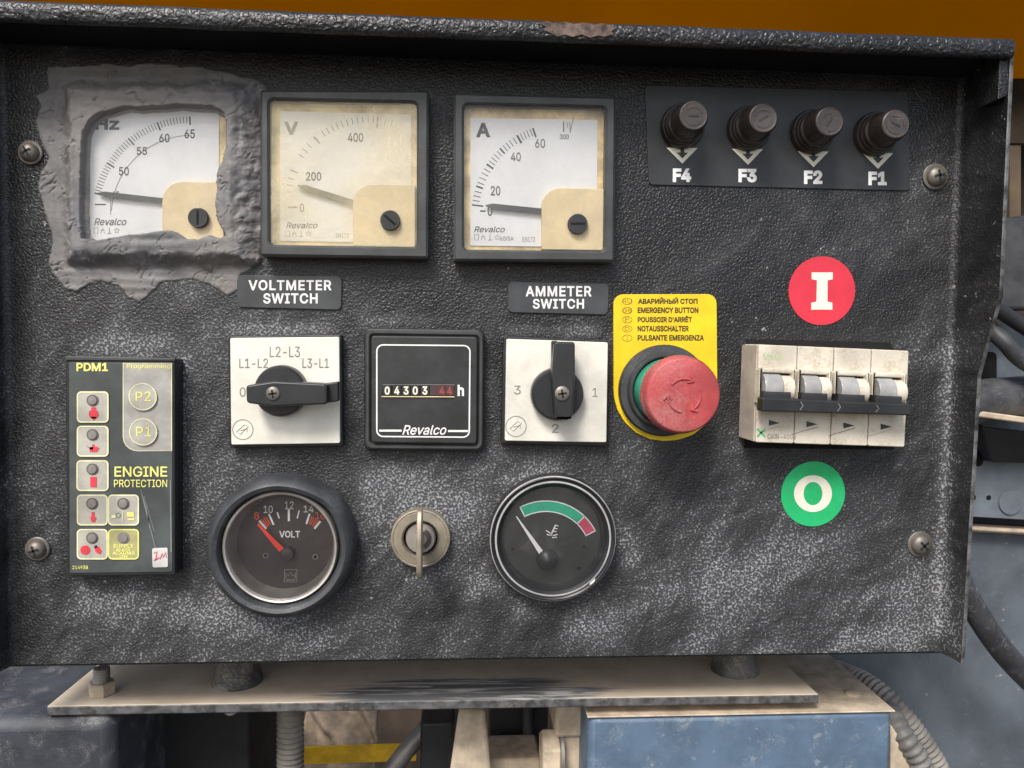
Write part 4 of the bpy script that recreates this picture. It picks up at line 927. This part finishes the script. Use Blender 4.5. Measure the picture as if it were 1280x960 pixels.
for a, b in (((692.5,660.5),(697,661)),((691,664),(695.5,664.5)),((694.5,656.5),(698,657.5)),((682.5,663),(688,666.5)),((684.5,669),(690,668.5)),((691,669.5),(697,668)),((690,672),(696,671.5)),((683.5,667.5),(686,669))): mb.line([a, b], 1.1, h, 'white')
for x, y, r in ((730,683,3.5),(724,710.5,4.5),(641,686,4)): q = at(x, y, h); mb.arc(q, (r-1)*k, r*k, 0, 2*PI, h, 'ink', 18); mb.flat(circle(q, (r-1.6)*k, 14), h, 'void')
mb.build('dial', o)
A, B = at(645.5, 645.5, .0046), at(678, 693, .0046); d = (B-A)/np.linalg.norm(B-A); n_ = np.array([-d[1], d[0]])
mb = MB(); mb.prism([A+n_*.0002, A-n_*.0002, B-n_*.0012, B+n_*.0012], .0042, .0049, 'white'); mb.build('needle', o)
hc = at(684.5, 700.5, .0055); mb = MB(); mb.lathe(hc, [(13.5*k, .0020), (13.2*k, .0050), (11*k, .0064), (4*k, .0076), (.6*k, .0078)], 'black_clean', 40); mb.build('hub', o)
mb = MB(); mb.lathe(c, [(65*k, .0070), (40*k, .0079), (.5*k, .0083)], M.setdefault('glass_gauge', glass('speckled_gauge_glass', .16, (.34,.34,.33), 55, .5, .72, .6)), 64, cap=False); mb.build('glass', o)

# ------------------------------------------------------------------ key switch and key
o = thing('key_switch', 'round dusty brass key switch between the two round gauges', 'key switch', base(526, 674))
c = at(525.5, 674, .006); k = pxm(525, 674, .006)
mb = MB(); mb.lathe(c, [(37.5*k, 0), (37.5*k, .0044), (36.8*k, .0052), (35.2*k, .0054), (34*k, .0050), (33*k, .0054), (24*k, .0056), (22.6*k, .0051), (21.5*k, .0040), (21.5*k, .001)], 'brass', 64, cap=False); mb.build('bezel', o)
mb = MB(); mb.lathe(c, [(21.6*k, .0012), (19.5*k, .0012), (18.5*k, .0050), (17.5*k, .0060), (3*k, .0060)], 'chrome', 48); mb.lathe(c, [(21.6*k, .0014), (18*k, .0015)], 'void', 48, cap=False)
mb.arc(c, 8*k, 14*k, -1.1, 1.1, .0062, 'led_rim'); mb.build('lock_barrel', o)
x0 = at(524.5, 640, .022)[0]; zt_, zb_ = at(524, 640, .024)[1], at(524, 724, .024)[1]
o = thing('key', 'worn flat key seen edge-on standing in the key switch', 'key', (x0, -.006, c[1]))
mb = MB(); th = .0011
prof = [(.0061, c[1]+.004), (.012, c[1]+.004), (.013, zt_-.003), (.016, zt_), (.022, zt_), (.026, zt_-.004), (.0275, (zt_+zb_)/2), (.026, zb_+.004), (.022, zb_), (.016, zb_), (.013, zb_+.003), (.012, c[1]-.004), (.0061, c[1]-.004)]
n = len(prof); V = [(x0-th, -h, v) for h, v in prof] + [(x0+th, -h, v) for h, v in prof]
mb.add(V, [tuple(range(n)), tuple(range(2*n-1, n-1, -1))] + [(i, (i+1) % n, n+(i+1) % n, n+i) for i in range(n)], 'key'); mb.build('bow', o, bevel=.0004)

# ================================================================== what stands below and beside the box
# mounting plate
A = [atz(52, 886, ZP), atz(1028, 866, ZP), atz(985, 822, ZP), atz(150, 800, ZP)]
fl_, fr2 = atz(58, 883, ZP), atz(1024, 868, ZP); bk = .115
V = [(fl_.x, fl_.y, ZP-.0048), (fr2.x, fr2.y, ZP-.0048), (fr2.x-.004, bk, ZP-.0048), (fl_.x+.004, bk, ZP-.0048)]; V += [(x, y, ZP) for x, y, z in V]
mb = MB(); mb.hexa(V, 'plate', {2: 'plate_edge', 3: 'plate_edge', 5: 'plate_edge'})
plate = solo(mb, 'mounting_plate', 'long dusty flat steel plate under the control box', 'plate', (0, fl_.y, ZP-.0048), bevel=.0007)
# rubber mounts
rm = None
for px, py, rp, lab in ((290, 862, 31, 'black dusty rubber mount under the box, near the bolt on the left'), (926, 847, 29, 'dusty rubber mount under the box, at the right end of the plate')):
    p = atz(px, py, ZP); p.y += .010; r = rp*pxm(px, py, -p.y)
    if rm is None:
        rm = thing('rubber_mount', lab, 'rubber mount', (p.x, p.y, ZP), 'rubber mounts under the box'); ax = (Vector((p.x, p.y, ZP)), Vector((1,0,0)), Vector((0,1,0)), Vector((0,0,1)))
        mb = MB(); mb.lathe(None, [(r*1.02, 0), (r*1.02, .0015), (r*.97, .003), (r*.86, .010), (r*.82, .9*(vb-ZP)), (r*.80, vb-ZP-.0014)], 'rubber_mount', 40, axis=ax); mb.build('rubber_body', rm)
        mb = MB(); mb.lathe(None, [(r*.85, vb-ZP-.0045), (r*.85, vb-ZP-.0025)], 'steel', 40, axis=ax); mb.build('top_washer', rm)
    else:
        q = rm.copy(); C.objects.link(q); q.location = (p.x, p.y, ZP); q['label'] = lab
        for chd in list(rm.children): e_ = chd.copy(); C.objects.link(e_); e_.parent = q
# bolt and nut on the plate
p = atz(124, 871, ZP); p.y += .003; k = pxm(124, 866, -p.y)
o = thing('bolt', 'dusty threaded bolt end with nut on the left of the plate', 'bolt', (p.x, p.y, ZP))
ax = (p, Vector((1,0,0)), Vector((0,1,0)), Vector((0,0,1)))
mb = MB(); mb.lathe(None, [(15*k, 0), (16.5*k, .0008), (16.5*k, .0058), (14.5*k, .0064)], 'sand', 6, axis=ax); mb.build('nut', o, smooth=20)
mb = MB(); pr = []
for i in range(19): pr.append(((10.2 if i % 2 else 9.0)*k, .0062+i*.00040))
mb.lathe(None, pr, 'bare', 24, axis=ax); mb.build('thread', o, smooth=20)
# screw head below the plate
p = at3(289, 895, fl_.y+.004); mb = MB(); mb.lathe(None, [(.0017, 0), (.0030, .0010), (.0033, .0022)], 'steel', 18, axis=(Vector((p.x, p.y, ZP-.0075)), Vector((1,0,0)), Vector((0,1,0)), Vector((0,0,1))))
solo(mb, 'screw_tip', 'small steel screw tip poking out below the plate', 'screw', (p.x, p.y, ZP-.0075))
# black casting at lower left
zt2 = ZP-.0052
q0, q1 = atz(-60, 906, zt2), atz(143, 897, zt2)
mb = MB(); mb.hexa([(-.36, q1.y, -.36), (q1.x, q1.y, -.36), (q1.x, .14, -.36), (-.36, .14, -.36), (-.36, q1.y, zt2), (q1.x-.001, q1.y, zt2), (q1.x-.001, .14, zt2), (-.36, .14, zt2)], 'mount_black')
solo(mb, 'engine_support', 'dusty speckled black casting under the left end of the plate', 'support', (-.3, q1.y, -.36), bevel=.006)
# black block standing for the shaded interior between casting and conduit
lo_, hi_ = at3(140, 985, .085), at3(312, 892, .085); mb = MB(); mb.box((lo_.x, .085, lo_.z-.1), (hi_.x, .16, ZP-.008), "dull")
solo(mb, 'dark_interior_block', 'shaded interior made as a black duct below the plate, right of the speckled casting', 'infill', ((lo_.x+hi_.x)/2, .085, lo_.z-.1), bevel=.002)
# tan strap behind
slab('tan_strap', [(322,888),(337,888),(337,990),(318,990)], .16, .01, 'cloth', 'narrow tan upright strip behind the ridged conduit', 'strip')
# yellow beam
slab('yellow_beam', [(300,938),(520,931),(520,951),(300,958)], .22, .003, 'yellow_paint', 'yellow painted beam low behind the ridged conduit', 'beam')
# pale folded cloth
a, b = at3(374, 965, .30), at3(470, 872, .30); mb = MB(); V = []; Fc = []; nx = 34
for j in range(nx):
    for i in range(nx):
        s_, t_ = i/(nx-1), j/(nx-1); q = Vector((s_*3.2, t_*2.6, 1)); fo_ = .5+.5*math.sin(11*s_+7*t_+3*noise.noise(q*.5))
        V.append((a.x+(b.x-a.x)*s_, .30+.05*t_-.018*fo_+.004*noise.noise(q*2), a.z+(b.z-a.z)*t_))
for j in range(nx-1):
    for i in range(nx-1): Fc.append((j*nx+i, j*nx+i+1, (j+1)*nx+i+1, (j+1)*nx+i))
mb.add(V, Fc, 'cloth'); cl = solo(mb, 'cloth', 'crumpled beige cloth in the gap above the yellow beam', 'cloth', (a.x, .30, a.z)); sdm = cl.modifiers.new('thickness', 'SOLIDIFY'); sdm.thickness = .002
# ridged conduit
p0, p1 = at3(363, 880, .075), at3(363, 1010, .075); mb = MB(); mb.tube([p0, (p0+p1)/2, p1], 16*pxm(363, 930, -.075), 'hose', 18, 4, corr=.0030)
solo(mb, 'vertical_conduit', 'upright ridged grey conduit in front of the yellow beam', 'conduit', tuple(p1))
# diagonal hose, dark box and tan bracket
pts = [at3(585, 872, .13), at3(545, 900, .13), at3(515, 930, .125), at3(480, 975, .12)]; mb = MB(); mb.tube(pts, 11*pxm(540, 900, -.13), 'steel', 16)
solo(mb, 'diagonal_pipe', 'grey pipe slanting down behind the plate, right of the yellow beam', 'pipe', tuple(pts[-1]))
lo_, hi_ = at3(525, 990, .095), at3(568, 903, .095); mb = MB(); mb.box((lo_.x, .095, lo_.z-.05), (hi_.x, .14, hi_.z), 'black_steel')
solo(mb, 'black_bracket', 'black steel block left of the tan upright bracket', 'block', (lo_.x, .095, lo_.z-.05), bevel=.002)
P = [at3(572, 888, .065), at3(606, 888, .065), at3(618, 1000, .05), at3(556, 1000, .05)]; mb = MB()
mb.hexa([tuple(P[3]), tuple(P[2]), tuple(P[2]+Vector((0,.02,0))), tuple(P[3]+Vector((0,.02,0))), tuple(P[0]), tuple(P[1]), tuple(P[1]+Vector((0,.02,0))), tuple(P[0]+Vector((0,.02,0)))], 'sand', {5: 'black_steel'})
solo(mb, 'tan_bracket', 'dust-covered tan upright bracket under the middle of the plate', 'bracket', tuple(P[3]), bevel=.002)
lo_, hi_ = at3(612, 1000, .12), at3(685, 885, .12); mb = MB(); mb.box((lo_.x, .12, lo_.z), (hi_.x, .15, hi_.z+.02), 'black_steel')  # black block stands for the shaded opening beside the bracket
q = at3(660, 920, .112); mb.tube([at3(660, 880, .112), q, at3(662, 965, .112)], .0035, 'rubber', 12, 3)
solo(mb, 'dark_opening_block', 'dark shaded opening made as a black block with a short rod, between tan bracket and hex bolt', 'block', ((lo_.x+hi_.x)/2, .12, lo_.z))
a, b = at3(612, 950, .08), at3(676, 990, .08); mb = MB(); mb.box((a.x, .08, b.z-.02), (b.x, .11, a.z), 'sand')
solo(mb, 'dusty_ledge', 'dusty ledge at the bottom between bracket and hex bolt', 'ledge', (a.x, .08, b.z-.02), bevel=.002)
# hex bolt lying sideways and clamp block
yb = .055; p = at3(676, 940, yb); k = pxm(676, 940, -yb)
o = thing('hex_bolt', 'dusty hex bolt lying sideways in the clamp beside the blue tank', 'bolt', (p.x, yb, p.z))
ax = (p, Vector((0,0,1)), Vector((0,1,0)), Vector((1,0,0)))
mb = MB(); mb.lathe(None, [(27*k, 0), (29*k, 3*k), (29*k, 22*k)], 'sand', 6, axis=ax); mb.build('hex_head', o, smooth=20, bevel=.0008)
mb = MB(); mb.lathe(None, [(33*k, 22*k), (33*k, 26*k)], 'steel', 32, axis=ax); mb.build('washer', o)
a, b = at3(702, 886, .05), at3(742, 1000, .05); mb = MB(); mb.box((a.x, .05, b.z), (b.x, .09, a.z+.006), 'sand')
a2, b2 = at3(692, 886, .056), at3(735, 912, .056); mb.box((a2.x, .047, b2.z), (b2.x, .088, a2.z+.008), 'sand')
solo(mb, 'clamp_block', 'dust-caked clamp block between hex bolt and blue tank', 'clamp', ((a.x+b.x)/2, .05, b.z), bevel=.002)
# blue tank with dusty rim
zt3 = ZP-.0095; f0, f1 = atz(738, 899, zt3), atz(1112, 884, zt3); yf = (f0.y+f1.y)/2
o = thing('blue_tank', 'dusty blue painted tank under the right half of the plate', 'tank', ((f0.x+f1.x)/2, yf, -.36))
mb = MB(); mb.box((f0.x, yf, -.36), (f1.x+.0, yf+.11, zt3-.0008), 'blue'); mb.build('tank_body', o, bevel=.003)
mb = MB(); mb.box((f0.x-.001, yf-.0006, zt3-.0008), (f1.x+.001, yf+.112, zt3), 'sand'); mb.build('tank_rim', o, bevel=.0003)
p = atz(1066, 868, zt3); mb = MB(); mb.lathe(None, [(.0040, 0), (.0040, .0012), (.002, .002)], 'sand', 20, axis=(p, Vector((1,0,0)), Vector((0,1,0)), Vector((0,0,1)))); mb.build('rim_rivet', o)
P = [at3(1113, 905, yf+.02), at3(1150, 960, yf+.02), at3(1190, 1010, yf+.02), at3(1113, 1010, yf+.02)]; mb = MB(); V = [tuple(q) for q in P]+[tuple(q+Vector((0,.01,0))) for q in P]
mb.add(V, [(0,1,2,3),(7,6,5,4)]+[(i,(i+1)%4,4+(i+1)%4,4+i) for i in range(4)], 'sand'); solo(mb, 'tank_gusset', 'dusty tan gusset at the right end of the blue tank', 'gusset', tuple(P[3]))
# two ridged hoses
pts = [at3(1000, 822, .13), at3(1045, 838, .10), at3(1085, 856, .075), at3(1120, 886, .06), at3(1150, 925, .055), at3(1172, 962, .052), at3(1186, 1010, .05)]
mb = MB(); mb.tube(pts, 13*pxm(1120, 886, -.06), 'hose', 16, 8, corr=.0029); solo(mb, 'ridged_hose', 'upper pale ridged hose curving down beside the blue tank', 'hose', tuple(pts[-1]), 'ridged hoses at lower right')
pts = [at3(1098, 862, .10), at3(1108, 878, .075), at3(1116, 898, .050), at3(1130, 922, .042), at3(1150, 955, .040), at3(1166, 1010, .040)]
mb = MB(); mb.tube(pts, 13*pxm(1120, 910, -.045), 'hose_dark', 16, 8, corr=.0042); solo(mb, 'ridged_hose', 'lower dark ridged hose with wide coils between blue tank and pale hose', 'hose', tuple(pts[-1]), 'ridged hoses at lower right')
# blue-grey sheet behind on the right
sp = slab('body_panel', [(980,655),(1330,672),(1330,1060),(980,1060)], .10, .003, 'bluegrey', 'large dusty blue-grey sheet behind the lower right of the box', 'panel')
a, b = at3(1190, 659, .092), at3(1330, 667, .092); mb = MB(); mb.tube([a, (a+b)/2, b], .0016, 'sand', 10, 3); mb.tube([a+Vector((0,.01,.003)), b+Vector((0,.01,.003))], .0022, 'dull', 10, 3)
solo(mb, 'sheet_seam', 'pale dusty ledge along the top edge of the blue-grey sheet', 'ledge', tuple(a))
# second sheet with slots
o = thing('slotted_bracket', 'pale blue-grey bracket plate with two long slots right of the box', 'bracket', tuple(at3(1245, 652, .085)))
P = [(1190,404),(1330,400),(1330,652),(1190,644)]; mb = MB(); V = [tuple(at3(x, y, .085)) for x, y in P]; V += [(x, y+.004, z) for x, y, z in V]
mb.add(V, [(0,1,2,3),(7,6,5,4)]+[(i,(i+1)%4,4+(i+1)%4,4+i) for i in range(4)], 'bluegrey_light')
for x0, y0, x1, y1 in ((1219,440,1246,516),(1217,530,1229,583)): mb.flat(rq(pq([(x0,y0),(x1,y0),(x1,y1),(x0,y1)], -.0846), .0028), -.0846, 'void')
for x, y, r in ((1216,622,4),(1236,622,3)): mb.flat(circle(at(x, y, -.0846), r*pxm(x, y, -.08), 16), -.0846, 'void')
mb.build('plate', o)
mb = MB(); q = at(1263, 628, -.0846); mb.lathe(q, [(.0075, -.0848), (.0072, -.0838), (.003, -.0834)], 'bluegrey_light', 28); mb.build('boss', o)
# curved guard pipe
pts = [at3(1196, 512, .055), at3(1230, 500, .06), at3(1262, 497, .065), at3(1310, 492, .07)]; mb = MB()
mb.tube(pts, 25*pxm(1250, 500, -.06), 'pipe', 22); solo(mb, 'exhaust_pipe', 'grey scuffed pipe passing behind the right edge of the box', 'pipe', tuple(pts[0]))
P = [at3(1212, 512, .045), at3(1330, 528, .045), at3(1330, 536, .045), at3(1212, 520, .045)]; mb = MB(); V = [tuple(q) for q in P]+[tuple(q+Vector((0,.02,0))) for q in P]
mb.add(V, [(0,1,2,3),(7,6,5,4)]+[(i,(i+1)%4,4+(i+1)%4,4+i) for i in range(4)], 'sand'); solo(mb, 'pipe_rest', 'pale dusty lip under the grey scuffed pipe', 'lip', tuple(P[3]), bevel=.0008)
P = [at3(1226,534,.06), at3(1330,544,.06), at3(1330,580,.075), at3(1240,578,.075)]; mb = MB(); V = [tuple(q) for q in P]+[tuple(q+Vector((0,.01,0))) for q in P]
mb.add(V, [(0,1,2,3),(7,6,5,4)]+[(i,(i+1)%4,4+(i+1)%4,4+i) for i in range(4)], 'black_steel'); solo(mb, 'dark_plate', 'dark grey plate below the scuffed pipe, above the two small holes', 'plate', tuple(P[3]), bevel=.001)
# dark cover above
P = [at3(1190,290,.075), at3(1255,272,.08), at3(1330,262,.085), at3(1330,386,.06), at3(1190,392,.06)]; mb = MB(); V = [tuple(q) for q in P]+[tuple(q+Vector((0,.03,0))) for q in P]; n = 5
mb.add(V, [tuple(range(n)), tuple(range(2*n-1, n-1, -1))]+[(i,(i+1)%n,n+(i+1)%n,n+i) for i in range(n)], 'cover'); solo(mb, 'engine_cover', 'worn dark grey engine cover right of the box at mid height', 'cover', tuple(P[4]), bevel=.003)
pts = [at3(1228, 372, .05), at3(1255, 392, .05), at3(1310, 428, .052)]; mb = MB(); mb.tube(pts, 9*pxm(1250, 390, -.05), 'black_steel', 14); solo(mb, 'support_rod', 'short dark rod slanting below the grey engine cover', 'rod', tuple(pts[-1]))
a, b = at3(1234, 404, .07), at3(1250, 416, .07); mb = MB(); mb.box((a.x, .07, b.z), (b.x, .078, a.z), mat('rusty_brown_block', (.25,.14,.09), .7)); solo(mb, 'rusty_tab', 'tiny rusty tab under the dark slanting rod', 'tab', (a.x, .07, b.z), bevel=.0006)
pts = [at3(1236, 410, .058), at3(1256, 428, .05), at3(1280, 452, .05), at3(1330, 476, .055)]; mb = MB(); mb.tube(pts, 10*pxm(1256, 428, -.05), 'rubber', 14); solo(mb, 'shade_hose', 'black hose added for the dark shade behind the box above the grey scuffed pipe', 'hose', tuple(pts[-1]))  # hose added to stand for a dark shaded spot
# taped cable
pts = [at3(1186, 690, .045), at3(1204, 735, .042), at3(1236, 790, .042), at3(1272, 835, .045), at3(1330, 890, .05)]
mb = MB(); mb.tube(pts, 14*pxm(1236, 790, -.042), 'cable', 18, 10); solo(mb, 'taped_cable', 'thick taped black cable slanting across the blue-grey sheet', 'cable', tuple(pts[-1]))
